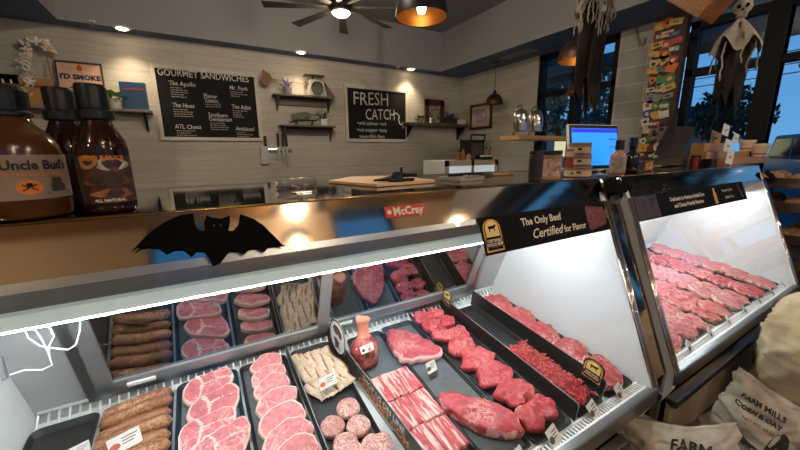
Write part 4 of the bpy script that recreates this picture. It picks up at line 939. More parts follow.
# ceiling fan
p = at_z(341,13,2.78)
fan = thing('ceiling_fan', 'dark ceiling fan with eight blades and a bright round lamp', 'ceiling fan', (p.x,p.y,2.78))
def build_fan(fan, ang=0, nb=8, rad=.74):
    mk('downrod', tube([(0,0,.12),(0,0,ZC-2.78-.001)], .018, 10), black_metal, fan, smooth=True); mk('canopy', lathe([(.03,ZC-2.78-.07),(.075,ZC-2.78-.02),(.08,ZC-2.78-.001)], 20), black_metal, fan)
    mk('motor', lathe([(.09,.0),(.115,.03),(.115,.09),(.07,.125),(.0005,.13)], 26), black_metal, fan, smooth=True)
    mk('lamp', lathe([(.0005,-.035),(.05,-.03),(.082,-.01),(.09,.005)], 24, cap=False), emis('fan_lamp_glow','FFF0D0',26), fan, smooth=True)
    for k in range(nb):
        bm = prism([(.10,-.022),(.2,-.03),(rad,-.052),(rad,.052),(.2,.03),(.10,.022)], .008); bm.transform(Matrix.Rotation(ang+k*2*PI/nb,4,'Z')@Matrix.Rotation(R(9),4,'X')@Matrix.Translation((0,0,.05)))
        mk('blade', bm, mat('dark_blade','2A2624',.5) if k == 0 else bpy.data.materials['dark_blade'], fan)
build_fan(fan, R(22))
f2 = dup(fan, Matrix.Translation((.9,-.9,2.78)), 'ceiling fan nearer the front windows, above and behind the viewer')
def pendant(x, y, zr, rad, hh, label, ztop, bulb=True, m=None, sc=1):
    t = thing('pendant_lamp', label, 'pendant lamp', (x,y,zr))
    mk('shade', join(lathe([(rad,0),(rad*.985,hh*.3),(rad*.86,hh*.62),(rad*.6,hh*.86),(rad*.2,hh*.98),(.02,hh)], 32, cap=False), lathe([(rad*.97,0),(rad*.955,hh*.3),(rad*.83,hh*.61),(rad*.57,hh*.84),(rad*.2,hh*.95)], 32, cap=False), lathe([(rad,0),(rad*.97,0)], 32, cap=False)), [m or black_metal], t, smooth=True)
    mk('inner_face', lathe([(rad*.965,.002),(rad*.95,hh*.3),(rad*.825,hh*.6),(rad*.565,hh*.83),(rad*.0+.001,hh*.93)], 32, cap=False), mat('copper_inside','B07A40',.35,.8), t, smooth=True)
    mk('neck', lathe([(.03,hh*.97),(.035,hh*1.1),(.02,hh*1.2),(.012,hh*1.35)], 14), m or black_metal, t, smooth=True)
    mk('cord', tube([(0,0,hh*1.3),(0,0,ztop-zr-.001)], .004, 6), black_metal, t); mk('ceiling_cap', lathe([(.055,ztop-zr-.02),(.06,ztop-zr-.001)], 18), m or black_metal, t)
    mk('bulb', lathe([(.0005,hh*.28-.03),(.022,hh*.28-.02),(.03,hh*.28+.01),(.02,hh*.28+.05),(.012,hh*.28+.08)], 16), emis('bulb_glow','FFD9A0',18) if bulb else wpot, t, smooth=True)
p = at_z(421.5,15,2.27); pendant(p.x,p.y,2.255,.165,.165,'large black dome pendant with copper inside and a lit bulb', ZC)
p = at_z(496,64,ZS-.02); pendant(p.x,p.y,2.19,.135,.17,'small bronze pendant lamp hanging in front of the right wall', ZS, False, mat('bronze','4A3424',.4,.7))
p = at_y(579,61,1.9); pendant(p.x,p.y,p.z,.17,.17,'copper lined dome pendant behind the left hanging ghost', ZS, True, bpy.data.materials['bronze'])
p = at_y(580,92,2.6); pendant(p.x,p.y,p.z-.02,.15,.12,'lower dome pendant half hidden behind the left hanging ghost', ZS, False, mat('copper_shade','7A4E2C',.4,.7))

# beam and hanging ghosts
e1, e2 = EYE + (at_y(675,-16,1)-EYE)*1.1, EYE
bp = [on(a, b, (2.35,0,0), (1,0,0)) for a, b in ((640,-33),(719,10))]
d = (bp[1]-bp[0]).normalized()
bm = box((0,-.09,-.10),((bp[1]-bp[0]).length+.02,.09,.05),.006)
sd_ = V((0,0,1)).cross(d).normalized(); bm.transform(basis(bp[0]+V((0,0,.05)), d, sd_))
ce_ = sum((v.co for v in bm.verts), V())/len(bm.verts)
bt = thing('wooden_beam', 'short honey coloured wooden beam above the hanging skeleton ghost', 'beam', tuple(ce_))
mk('hanging_rod', tube([ce_, V((ce_.x,ce_.y,ZC))], .006, 8), black_metal, bt, wc=True)
mk('timber', bm, mat('honey_wood','9A6428',.5,0,.3,6,.1,'6E4218',(1,10,10)), bt, wc=True)
cloth = mat('gauze_cloth','A2988A',.95,0,.35,40,.4); dark_robe = mat('dark_brown_robe','1D130D',.95,0,.5,20,.5); bone = mat('bone','A9A08E',.7,0,.3,20)
def ghost(top, hgt, wid, label, skull, sd, robe_w, robe_l):
    rr = random.Random(sd); t = thing('hanging_ghost', label, 'halloween decoration', tuple(top)); 
    # dark ragged robe: an open crumpled tube with torn hem
    bm = BM(); n = 28; rings = []
    for k in range(12):
        f = k/11; r_ = robe_w*(.5+.5*min(1,f*2.2))*(1-.2*f); ring = []
        for i in range(n):
            a = 2*PI*i/n; q = r_*(1+.28*math.sin(5*a+f*3+sd)+.12*math.sin(11*a)); z = -hgt*.15-robe_l*f*(1+(.14*math.sin(7*a+sd)+.1*math.sin(3*a)) * (f > .85))
            ring.append(bm.verts.new((q*math.cos(a), q*math.sin(a)*.6, z)))
        rings.append(ring)
    for a, b in zip(rings, rings[1:]):
        for i in range(n): bm.faces.new((a[i],a[(i+1)%n],b[(i+1)%n],b[i]))
    mk('robe', bm, dark_robe, t, smooth=True)
    # gauze shawl with pointed torn hem
    bm = BM(); n = 48; rings = []
    for k in range(9):
        f = k/8; ring = []
        for i in range(n):
            a = 2*PI*i/n; r_ = wid*(.12+.88*f**.8)*(1+.10*math.sin(8*a+sd)); drop = f*hgt*(.55+.45*abs(math.sin(2.5*a+sd))**1.5)
            ring.append(bm.verts.new((r_*math.cos(a), r_*math.sin(a)*.6, -drop)))
        rings.append(ring)
    for a, b in zip(rings, rings[1:]):
        for i in range(n): bm.faces.new((a[i],a[(i+1)%n],b[(i+1)%n],b[i]))
    mk('shawl', bm, cloth, t, smooth=True)
    L = []
    for k in range(8 if skull else 26):
        a = 2*PI*k/(8 if skull else 26)+rr.uniform(-.2,.2); x, y = wid*.9*math.cos(a), wid*.55*math.sin(a); z = -hgt*rr.uniform(.5,.9); pts = [(x*.9,y*.9,z+.03)]; l = rr.uniform(.4,1.0)*hgt
        for j in range(7): x += rr.uniform(-.010,.010); y += rr.uniform(-.006,.006); z -= l/7; pts.append((x,y,z))
        L.append(tube(pts, [.006,.005,.0045,.004,.0045,.004,.0045,.003], 5))
    if not skull:
        for k in range(60):
            a = rr.uniform(0,2*PI); x, y, z = wid*rr.uniform(.3,1)*math.cos(a), wid*.6*math.sin(a), -hgt*rr.uniform(0,.5); pts = []
            for j in range(6): pts.append((x,y,z)); x += rr.uniform(-.03,.03); y += rr.uniform(-.01,.01); z -= rr.uniform(-.005,.04)
            L.append(tube(pts, .004, 4))
    mk('gauze_strands', join(*L), cloth, t, smooth=True)
    mk('hanging_cord', tube([(0,0,.02),(0,0,max(.1, ZS-top.z-.001))], .003, 5), black_metal, t)
    if skull:
        s = .048
        h_ = lathe([(.0005,1.15*s),(.45*s,1.05*s),(.8*s,.65*s),(.9*s,.2*s),(.8*s,-.2*s),(.55*s,-.45*s),(.5*s,-.9*s),(.35*s,-1.05*s),(.0005,-1.05*s)], 20); h_.transform(Matrix.Translation((0,0,s*1.1)))
        hd = mk('skull', h_, bone, t, smooth=True)
        fdir = (EYE-top); fdir.z = 0; fdir.normalize(); sdir = V((0,0,1)).cross(fdir)
        for u, v, r_, nm in ((-.33,.15,.24,'eye_socket'),(.33,.15,.24,'eye_socket'),(0,-.25,.12,'nose_hole')):
            o = lathe([(.0005,-.3*r_*s),(r_*s*.8,-.2*r_*s),(r_*s,0),(r_*s*.8,.2*r_*s),(.0005,.3*r_*s)], 14); o.transform(basis(fdir*s*.80+sdir*u*s+V((0,0,s*1.1+v*s)), sdir, (0,0,1), fdir)); mk(nm, o, black_matte, hd, smooth=True)
        L = [box((u*s-.004,-.004,-.012),(u*s+.004,.004,.012),.002) for u in (-.3,-.1,.1,.3)]; te = join(*L); te.transform(basis(fdir*s*.52+V((0,0,s*.45)), sdir, fdir)); mk('teeth', te, bone, hd)
g1 = EYE+(at_y(596,-14,1.35)-EYE); ghost(g1, .17, .13, 'left hanging ghost of tangled pale gauze over a long dark brown robe', False, 3, .10, .60)
g2 = EYE+(at_y(741,19,.86)-EYE); ghost(g2, .20, .17, 'right hanging skeleton ghost with a skull and torn gauze cape', True, 8, .10, .44)

# sticker pillar on the right wall
PX = XW-.09
struct('trim_2', box((PX,1.80,0),(XW,2.09,ZS)), mat('dark_pillar','3A2C24',.7))
cols = [('red','B3352C'),('black','151515'),('white','D8D2C6'),('orange','D06A20'),('blue','2C4A86'),('yellow','D2A23A'),('green','3C7A44'),('cream','C9B894'),('grey','7E7C78'),('maroon','6A2226')]
cm = {c: mat('sticker_'+c, h_, .45, 0, .25, 25) for c, h_ in cols}
rr = random.Random(12); rows = 18; cnt = 0
words = {3:'RU', 7:'USC', 11:'BBQ', 16:'ATL', 22:'TEAM', 29:'KISS', 34:'MEAT'}
used = {}
for r in range(rows):
    z = 2.74 - r*.092
    for c in range(3):
        y = 2.055-.083*c+rr.uniform(-.012,.012); zz = z+rr.uniform(-.02,.02); col, _ = cols[rr.randrange(len(cols))]; shp = rr.choice(['round','square','oblong','shield']); w = rr.uniform(.046,.066); h = w*rr.uniform(.6,1.1)
        if shp == 'round': P_ = [(w*.9*math.cos(a), w*.9*math.sin(a)) for a in [k*PI/8 for k in range(16)]]
        elif shp == 'shield': P_ = [(-w*.8,w*.8),(w*.8,w*.8),(w*.8,0),(0,-w),(-w*.8,0)]
        elif shp == 'oblong': P_ = [(-w,-w*.5),(w,-w*.5),(w,w*.5),(-w,w*.5)]
        else: P_ = [(-w*.8,-w*.8),(w*.8,-w*.8),(w*.8,w*.8),(-w*.8,w*.8)]
        tilt = rr.uniform(-.35,.35); P_ = [(a*math.cos(tilt)-b*math.sin(tilt), a*math.sin(tilt)+b*math.cos(tilt)) for a, b in P_]
        side = ['along the left edge','down the middle','along the right edge'][c]
        lb = '%s %s sticker %s of the sticker pillar, row %d from the top' % (col, shp, side, r+1)
        t = thing('sticker', lb, 'sticker', M=basis((PX-.0008*(1+c),y,zz),(0,-1,0),(0,0,1)), group='stickers on the pillar')
        mk('backing', prism(P_, .0006), cm[col], t)
        c2 = cm['white'] if col in ('black','blue','maroon','green','red') else cm['black']
        if cnt in words: mk('lettering', text_bm(words[cnt], .045, Matrix.Translation((0,0,.0012)), bold=.002), c2, t)
        elif rr.random() < .6: mk('mark', prism([(a*.5*rr.uniform(.6,1.1), b*.5*rr.uniform(.5,1)) for a, b in P_], .0004, z=.0008), cm[rr.choice(cols)[0]] if rr.random() < .5 else c2, t)
        cnt += 1

# ================================================================ COUNTER TOP THINGS
TZ = TOPZ+.0004
def lathe_wrap(r, z0, z1, a0, a1, n=26, c=(0,0)):
    return lathe([(r,z0),(r,z1)], n, cap=False, a0=a0, a1=a1, c=c)
def wrap_text(s, size, r, z, ac, **k):
    bm = text_bm(s, size, None, **k); bmesh.ops.subdivide_edges(bm, edges=[e for e in bm.edges if e.calc_length() > r*.15], cuts=2)
    for v in bm.verts: a = ac+v.co.x/r; v.co = V((r*math.cos(a), r*math.sin(a), z+v.co.y))
    return bm
toe = lambda x, y: math.atan2(-y, -x)      # direction from a thing on the counter towards the camera
capm = mat('black_cap','0E0D0D',.3)
def bottle(name, x, y, prof, mt, label, cat, ring=None, cap=None, z=TZ, n=32):
    t = thing(name, label, cat, (x,y,z)); mk('glass_body', lathe([(max(r,.0005),z_) for r, z_ in prof], n), mt, t, smooth=True)
    if cap: mk('cap', lathe(cap, 26), capm, t, smooth=False)
    return t
def labelpart(t, r, z0, z1, ac, half, m, name='label'): return mk(name, lathe_wrap(r, z0, z1, ac-half, ac+half), m, t, smooth=True)
mustard = mat('amber_sauce','4E2C10',.15,0,.25,8,0,'3C200C'); brownsauce = mat('dark_bbq_sauce','2A1008',.1,0,.3,10)
jx, jy = -.298, .930; jr = .070
t = bottle('sauce_jug', jx, jy, [(.058,0),(.068,.004),(.070,.014),(.070,.115),(.067,.135),(.055,.158),(.038,.175),(.034,.190),(.034,.205)], mustard, 'big round jug of amber sauce with a cream label, leftmost on the counter', 'sauce jug', cap=[(.035,.188),(.040,.188),(.040,.194),(.038,.198),(.039,.232),(.036,.240),(.0005,.241)])
ac = toe(jx, jy)+.42
lb = labelpart(t, jr+.0008, .038, .118, ac, 1.25, mat('kraft_label','8C7A68',.6))
mk('title', wrap_text("Uncle Bud's", .0230, jr+.0018, .099, ac, bold=.0009, sx=.92), ink, lb)
mk('tagline', wrap_text("SOUTHERN SEASONING SAUCE", .0095, jr+.0018, .083, ac, bold=.0002), mat('dull_orange','B87A48',.6), lb)
mk('tag_band', lathe_wrap(jr+.0012, .077, .089, ac-1.25, ac+1.25), mat('tan_band','8E6E54',.6), lb)
bm = lathe([(.016,0),(.0005,.0003)], 22, cap=False); 
for v in bm.verts: a = ac-.25+v.co.x*1.1/jr; v.co = V(((jr+.002)*math.cos(a), (jr+.002)*math.sin(a), .060+v.co.y*.8))
mk('round_emblem', bm, orange, lb)
bm = join(box((-.011,-.0012,0),(.011,.0012,.0002),0,Matrix.Rotation(.5,4,'Z')), box((-.011,-.0012,0),(.011,.0012,.0002),0,Matrix.Rotation(-.5,4,'Z')), box((-.004,.001,0),(.004,.008,.0002)))
for v in bm.verts: a = ac-.25+v.co.x/jr; v.co = V(((jr+.0026)*math.cos(a), (jr+.0026)*math.sin(a), .060+v.co.y))
mk('crossed_mark', bm, ink, lb)
bm = boxes([((-.012,-.012,0),(.014,.002,.0002)),((-.010,.002,0),(.008,.014,.0002)),((-.02,-.016,0),(.024,-.0135,.0002))])
for v in bm.verts: a = ac+.35+v.co.x/jr; v.co = V(((jr+.002)*math.cos(a), (jr+.002)*math.sin(a), .062+v.co.y))
mk('machine_drawing', bm, mat('grey_drawing','5E564E',.6), lb)
BBQ = [(.034,0),(.039,.004),(.040,.012),(.040,.112),(.037,.130),(.027,.150),(.020,.168),(.018,.185),(.018,.20)]
CAP = [(.0170,.182),(.020,.182),(.0205,.188),(.0205,.222),(.019,.227),(.0005,.228)]
for (x, y, s, lb_, lab) in ((-.168,.935,1.12,'tall dark barbecue sauce bottle with a picture label, in front',True),(-.250,1.075,1.16,'dark sauce bottle standing behind the jug and the barbecue bottle',False),(-.395,1.02,1.2,'dark capped sauce bottle at the left edge behind the jug',False)):
    t = bottle('sauce_bottle', x, y, [(r*s, z*s) for r, z in BBQ], brownsauce, lb_, 'sauce bottle', cap=[(r*s*1.12, z*s) for r, z in CAP])
    mk('neck_collar', lathe([(.022*s,.165*s),(.028*s,.168*s),(.028*s,.182*s),(.022*s,.184*s)], 24), capm, t)
    ac = toe(x, y)
    L_ = labelpart(t, .040*s+.0008, .018*s, .103*s, ac, 1.2, mat('picture_label','4A2E20',.5,0,.8,60,0,'201410') if lab else mat('plain_dark_label','2A211C',.5))
    if lab:
        def patch(cx, cz, w_, h_, m, nm, sd):
            P_ = smooth_loop([(cx+w_*math.cos(a)*(1+.25*math.sin(3*a+sd)), cz+h_*math.sin(a)) for a in [k*PI/6 for k in range(12)]], 1); bm = prism(P_, .0002)
            for v in bm.verts: v.co.x *= 1.15; v.co.y *= 1.12; a = ac+v.co.x/.0425; q_ = .0464+.0003*sd+v.co.z*1.5; v.co = V((q_*math.cos(a), q_*math.sin(a), v.co.y))
            mk(nm, bm, m, L_)
        patch(-.022,.092,.014,.013,mat('label_orange','B87838',.5,0,.5,80),'bun_print',1); patch(.010,.088,.022,.012,mat('label_cream','C0B4A8',.5,0,.6,160,0,'8A7A78'),'slaw_print',2); patch(0,.060,.032,.012,mat('label_meat','3A1A12',.5,0,.6,90,0,'7A4A30'),'pulled_meat_print',3); patch(.006,.036,.028,.009,mat('label_bun','A06A38',.5,0,.5,80),'lower_bun_print',4); patch(.012,.078,.006,.004,mat('label_purple','6A3A58',.5),'onion_print',5)
        mk('title', wrap_text('BBQ SAUCE', .013, .0482, .110, ac, bold=.0005), orange, L_); mk('footer', wrap_text('ALL NATURAL', .008, .0482, .026, ac, bold=.0002), cream, L_)
# black phone-like terminal
p = at_z(133,185,TZ); t = thing('card_reader', 'small black rounded card reader propped beside the barbecue bottle', 'card reader', M=Matrix.Translation((p.x+.0,1.30,TZ))@Matrix.Rotation(R(-12),4,'Z')@Matrix.Rotation(R(10),4,'X'))
mk('body', box((-.028,-.012,0.003),(.024,.012,.085),.008), black_pl, t); mk('screen', box((-.02,-.0135,.035),(.016,-.0118,.075)), mat('dark_screen','0C1014',.1), t)
# cutting board and thing on it
P4 = [at_z(a, b, TZ) for a, b in ((325,180),(382,187.5),(433,182.5),(404,176.5),(355,176.3))]
P4 = [V((.44,1.30,TZ)), V((.52,1.04,TZ)), V((.78,1.06,TZ)), V((.80,1.40,TZ)), V((.60,1.46,TZ))]
t = thing('cutting_board', 'pale wooden cutting board lying on the steel counter', 'cutting board', (0,0,TZ)); mk('board', prism([(p_.x,p_.y) for p_ in P4], .012, .002), mat('maple_board','D0AC82',.5,0,.1,10,0,None,(12,1,12)), t)
mk('dark_edge', prism([(p_.x,p_.y) for p_ in P4], .002), black_pl, t)
p = at_z(400,182,TZ+.013); t = thing('hand_tool', 'black knobbly clamp-like kitchen tool on the cutting board', 'kitchen tool', (p.x,p.y+.03,TZ+.0135))
mk('jaws', join(tube([(-.085,0,.008),(-.03,0,.008),(.0,0,.02)], [.004,.007,.009], 8), tube([(-.08,.02,.006),(-.02,.02,.012),(.02,.015,.02)], [.003,.006,.008], 8)), black_metal, t, smooth=True)
mk('hinge', join(lathe([(.0005,-.006),(.02,-.006),(.026,.0),(.02,.024),(.012,.034),(.0005,.036)], 10, c=(.005,0)), box((-.03,-.02,0),(.07,.02,.01),.004)), black_metal, t)
mk('grip', join(tube([(.0,0,.03),(.03,0,.022),(.09,.0,.018)], [.007,.008,.006], 8), tube([(.02,0,.0),(.025,0,.05)], .005, 6)), black_metal, t, smooth=True)
# rolled film on a small stand, left of the board
t = thing('film_roll', 'clear plastic film roll lying on the counter left of the board', 'plastic roll', (.30,1.20,TZ+.017)); bm = tube([(-.075,0,0),(.06,.02,0)], .016, 18); mk('roll', bm, mat('clear_film','8A8680',.2,.1), t, smooth=True); mk('core', tube([(-.08,-.001,0),(-.077,0,0)], .008, 10), paper, t)
t = thing('clip_stand', 'small white metal clip stand in front of the film roll', 'clip', (.265,1.045,TZ)); mk('foot', box((-.03,-.012,0),(.03,.012,.004),.002), chrome, t); mk('clip', tube([(-.012,0,.004),(-.008,0,.018),(-.028,0,.024)], .003, 6), chrome, t); mk('spring', tube([(.010,0,.004),(.008,0,.02),(.02,0,.024)], .003, 6), chrome, t)
for i, (px, lb_) in enumerate(((338,'small clear plastic box left on the counter'),(352,'flat clear plastic lid next to the plastic box'))):
    p = at_z(px, 193-i, TZ); t = thing('plastic_tub', lb_, 'tub', (p.x,p.y+.015,TZ)); mk('tub', box((-.02,-.015,0),(.02,.015,.018-.012*i),.003), acrylic, t)
# pale open scale/pad, pen
p = at_z(463,180,TZ); t = thing('counter_pad', 'pale grey flat device with dark slots on the counter behind the red badge', 'device', M=Matrix.Translation((p.x,1.10,TZ))@Matrix.Rotation(R(8),4,'Z'))
mk('body', prism(resample(smooth_loop([(-.09,-.06),(.11,-.06),(.11,.10),(-.05,.12),(-.07,.04)], 2), 40), .014, .002), mat('pale_device','8C8478',.5), t); mk('slot', box((-.03,-.045,.014),(.06,-.03,.0155)), black_pl, t); mk('dark_handle', box((-.05,.03,.014),(.03,.05,.026),.004), black_pl, t)
p = at_z(500,176,TZ); t = thing('pen', 'slim pen with wooden looking barrel pointing left on the counter', 'pen', (1.25,1.22,TZ+.006)); mk('barrel', tube([(0,0,0),(.12,-.02,0)], .006, 8), mat('tan_barrel','B98E62',.5), t, smooth=True); mk('tip', tube([(-.09,.015,0),(0,0,0)], [.002,.004], 8), black_pl, t, smooth=True)
# spice jars
def jar(x, y, r, h, content, label, lidm, lidh=.012, lab=None, mark=None, z=TZ, name='spice_jar', cat='jar', stripe=None):
    t = thing(name, label, cat, (x,y,z)); mk('jar_body', lathe([(r*.9,0),(r,.003),(r,h-lidh-.004),(r*.9,h-lidh)], 26), content, t, smooth=False)
    mk('lid', lathe([(r*.98,h-lidh),(r*1.02,h-lidh+.001),(r*1.02,h-.002),(r*.97,h),(.0005,h)], 26), lidm, t)
    ac = toe(x, y)
    if lab: L_ = labelpart(t, r+.0006, h*.12, h*.72, ac, 1.4, lab)
    if lab and mark: mk('mark', lathe_wrap(r+.0011, h*.34, h*.52, ac-.18, ac+.18, 8), mark, L_)
    if lab and stripe: mk('stripe', lathe_wrap(r+.0010, h*.60, h*.68, ac-1.3, ac+1.3, 14), stripe, L_)
    return t
lid_d = mat('dark_lid','1C1C1A',.4); lid_r = mat('red_lid','9A2A2C',.4); lid_m = mat('metal_lid','9C9486',.3,.6)
kraft = mat('kraft_paper_label','BFA98C',.7); navyl = mat('navy_label','15181F',.5); dsp = mat('dark_spice','3A2C20',.5,0,.5,60); rsp = mat('red_spice','7E3328',.5,0,.5,60,0,'B08060'); lsp = mat('light_spice','9A7A58',.5,0,.3,60)
ph = mat('photo_label','8A4A40',.5,0,.8,60,0,'C8B8A8')
def cpos(px, Y): return at_y(px, 170, Y).x
J = [(535.5,.905,.026,.118,dsp,'spice jar with a navy label and dark lid, leftmost of the jars',lid_d,navyl,None,0), (551,.905,.038,.118,lsp,'spice jar with a colourful meat photo label and dark lid',lid_d,ph,None,0)]
for px, Y, r, h, c_, lb_, ld, la, mk_, zz in J: jar(cpos(px,Y), Y, r, h, c_, lb_, ld, .016, la, mk_, TZ+zz)
x1_ = cpos(579,.93); x2_ = cpos(566,1.0)
for i in range(3): jar(x1_-.004*i, .93, .052-.003*i, .050, lsp, ['kraft labelled tin jar, bottom of the right stack','kraft labelled tin jar, middle of the right stack','kraft labelled tin jar, top of the right stack'][i], lid_m, .010, kraft, ink, TZ+.0505*i, 'seasoning_tin', 'tin', mat('rust_stripe','A8502E',.6))
jar(x2_-.035, .945, .034, .042, rsp, 'short jar of red rub, bottom of the left stack', lid_m, .010, kraft, ink, TZ, 'seasoning_tin', 'tin')
jar(x2_-.035, .945, .034, .042, lid_r, 'bright red sauce cup, in the middle of the left stack', lid_r, .006, None, None, TZ+.0425, 'sauce_cup', 'cup')
jar(x2_-.035, .945, .033, .040, lsp, 'pale jar on top of the left stack beside the screen', lid_m, .010, kraft, None, TZ+.085, 'seasoning_tin', 'tin')
# point of sale screen
sa = [at_y(a, b, 1.12) for a, b in ((576,122),(614,126),(609,171),(574,168))]
c_ = sum(sa, V())/4; w = ((sa[1]-sa[0]).length+(sa[2]-sa[3]).length)/2; h = ((sa[0]-sa[3]).length+(sa[1]-sa[2]).length)/2
M_ = Matrix.Translation(c_)@Matrix.Rotation(R(-12),4,'Z')@Matrix.Rotation(R(-10),4,'X')
t = thing('register_screen', 'white edged till screen glowing bright blue behind the spice jars', 'screen', M=M_)
mk('housing', box((-w/2,-.004,-h/2),(w/2,.014,h/2),.004), white_enamel, t); mk('bezel', box((-w/2+.004,-.0055,-h/2+.004),(w/2-.004,-.0038,h/2-.004)), black_pl, t)
mk('display', box((-w/2+.018,-.0068,-h/2+.022),(w/2-.012,-.0055,h/2-.022)), emis('screen_blue','1E86E8',1.15), t)
ww = w/2-.012; mk('title_bar', box((-w/2+.018,-.0074,h/2-.045),(ww,-.0066,h/2-.024)), emis('screen_indigo','1A2AC8',1.0), t)
for k in range(3): mk('menu_row', box((ww-.065,-.0074,h/2-.085-.042*k),(ww-.004,-.0066,h/2-.078-.042*k)), emis('screen_violet%d'%k, ['3A30D8','4A3AD8','A03A90'][k], 1.0), t)
mk('stand', join(box((-.05,.014,-h/2-.0),(.05,.05,-h/2+.08),.006), box((-.07,-.0,TZ-c_.z+.006),(.07,.10,TZ-c_.z+.02),.004)), white_enamel, t)
# bottles right of the screen
def tall(px, Y, r, h, m, label, neck=.35, lab=None, capm_=None):
    x = cpos(px, Y); t = thing('bottle', label, 'bottle', (x,Y,TZ)); hn = h*(1-neck)
    mk('glass_body', lathe([(r*.9,0),(r,.004),(r,hn*.8),(r*.8,hn*.92),(r*.45,hn),(r*.4,h*.88),(.0005,h*.885)], 24), m, t, smooth=True); mk('cap', lathe([(r*.5,h*.72),(r*.56,h*.73),(r*.54,h),(.0005,h)], 20), capm_ or capm, t)
    if lab: labelpart(t, r+.0006, hn*.1, hn*.72, toe(x,Y), 1.4, lab)
tall(617, .93, .036, .165, mat('pinkish_sauce','A87C6C',.2), 'pale pinkish sauce bottle with a black cap, right of the blue screen', .34, mat('beige_label','A89484',.6,0,.5,70))
tall(630, .95, .036, .18, mat('near_black_sauce','120A08',.12), 'tall near-black sauce bottle with a long black cap', .4, None)
x = cpos(644,.96); t = thing('snack_box', 'yellow and orange snack packet display behind the small bat', 'snack box', (x,.96,TZ)); mk('carton', box((-.055,-.02,0),(.055,.03,.055),.004), mat('dark_carton','4A3226',.5,0,.5,40), t); mk('orange_panel', box((-.04,-.022,.008),(.0,-.0202,.048)), mat('amber_packet','C8842A',.5,0,.4,70), t); mk('yellow_panel', box((.005,-.022,.010),(.04,-.0202,.052)), mat('yellow_packet','D8A040',.5,0,.4,70,0,'A04A20'), t)
t = thing('wire_basket', 'small dark wire basket with packets behind the snack box', 'basket', (x+.11,1.10,TZ)); mk('wires', join(*[tube([(.05*math.cos(a),.05*math.sin(a),0),(.055*math.cos(a),.055*math.sin(a),.09)], .002, 4) for a in [k*PI/8 for k in range(16)]]+[tube([(.055*math.cos(a),.055*math.sin(a),.09) for a in [k*PI/8 for k in range(17)]], .003, 5)]), black_metal, t); mk('packets', box((-.03,-.03,.001),(.03,.03,.07),.006), mat('mixed_packets','5E4A3A',.6,0,.7,60,0,'B8A890'), t)
# monitor seen from behind
m0 = at_y(676,165,1.15); t = thing('monitor', 'grey brown monitor seen from behind, leaning on its wedge stand', 'monitor', (m0.x,1.15,TZ))
def q_(px, py, Y=1.15): 
    p_ = at_y(px, py, Y); return (p_.x-m0.x, p_.z-TZ)
back = prism([q_(669,126),(q_(695,127)),q_(678,158),q_(655,155)], .022, .004); back.transform(basis((0,.01,0),(1,0,0),(0,0,1)))
mk('housing', back, mat('taupe_plastic','2C2620',.85), t); st = prism([q_(672,140),q_(688,152),q_(686,166),q_(664,166),q_(674,152)], .09, .003); st.transform(basis((0,.08,0),(1,0,0),(0,0,1))); st.transform(Matrix.Translation((0,0,-min(v.co.z for v in st.verts)))); mk('stand', st, mat('taupe_stand','3A332C',.8), t)
for i, (px, c_) in enumerate(((693,'7E2B2A'),(698,'8A3230'))):
    x = cpos(px,1.08); t = thing('sauce_cup', ['small dark red jar left of the black box','small dark red jar touching the black box'][i], 'jar', (x,1.08,TZ)); mk('jar_body', lathe([(.022,0),(.024,.004),(.024,.055),(.018,.062),(.0005,.062)], 18), mat('red_jar%d'%i, c_, .3,0,.4,60), t); mk('lid', lathe([(.02,.062),(.021,.074),(.0005,.074)], 18), lid_d, t)
x = cpos(708,1.02); t = thing('black_box', 'low black box on the counter left of the wooden stand', 'box', (x,1.02,TZ)); mk('box_body', box((-.05,-.03,0),(.05,.03,.05),.004), black_pl, t)
# wooden tiered stand with cups and cards
xa, xb = cpos(718,.99), cpos(762,.99)
ws_ = thing('wooden_stand', 'tiered light wood display stand at the far end of the counter', 'display stand', ((xa+xb)/2,1.02,TZ)); wL = xb-xa
mk('lower_step', box((-wL/2,-.06,0),(wL/2,.02,.055),.003), pine, ws_); mk('top_step', box((-wL/2-.10,.04,.10),(-wL*.18,.12,.165),.003), pine, ws_); mk('upper_step', box((-wL/2-.10,.02,0),(wL*.30,.12,.10),.003), pine, ws_)
cupm = mat('kraft_cup','C9B49A',.6); 
def cup(px, Y, z, s, label):
    x = cpos(px, Y); t = thing('paper_cup', label, 'cup', (x,Y,z)); mk('cup_body', lathe([(.034*s,0),(.045*s,.065*s),(.0005,.065*s)], 24), cupm, t); mk('lid', lathe([(.050*s,.065*s),(.051*s,.080*s),(.047*s,.084*s),(.0005,.084*s)], 24), mat('pale_cup_lid','D0C0A6',.5), t); mk('band', lathe([(.0365*s,.012*s),(.0385*s,.022*s)], 24, cap=False), mat('cup_red_band','A8402E',.6), t)
cup(742, 1.06, TZ+.1005, 1.1, 'lidded kraft paper cup on the upper step of the wooden stand')
cup(755.5, .985, TZ+.0555, 1.25, 'lidded kraft paper cup on the lower step, farthest right on the counter')
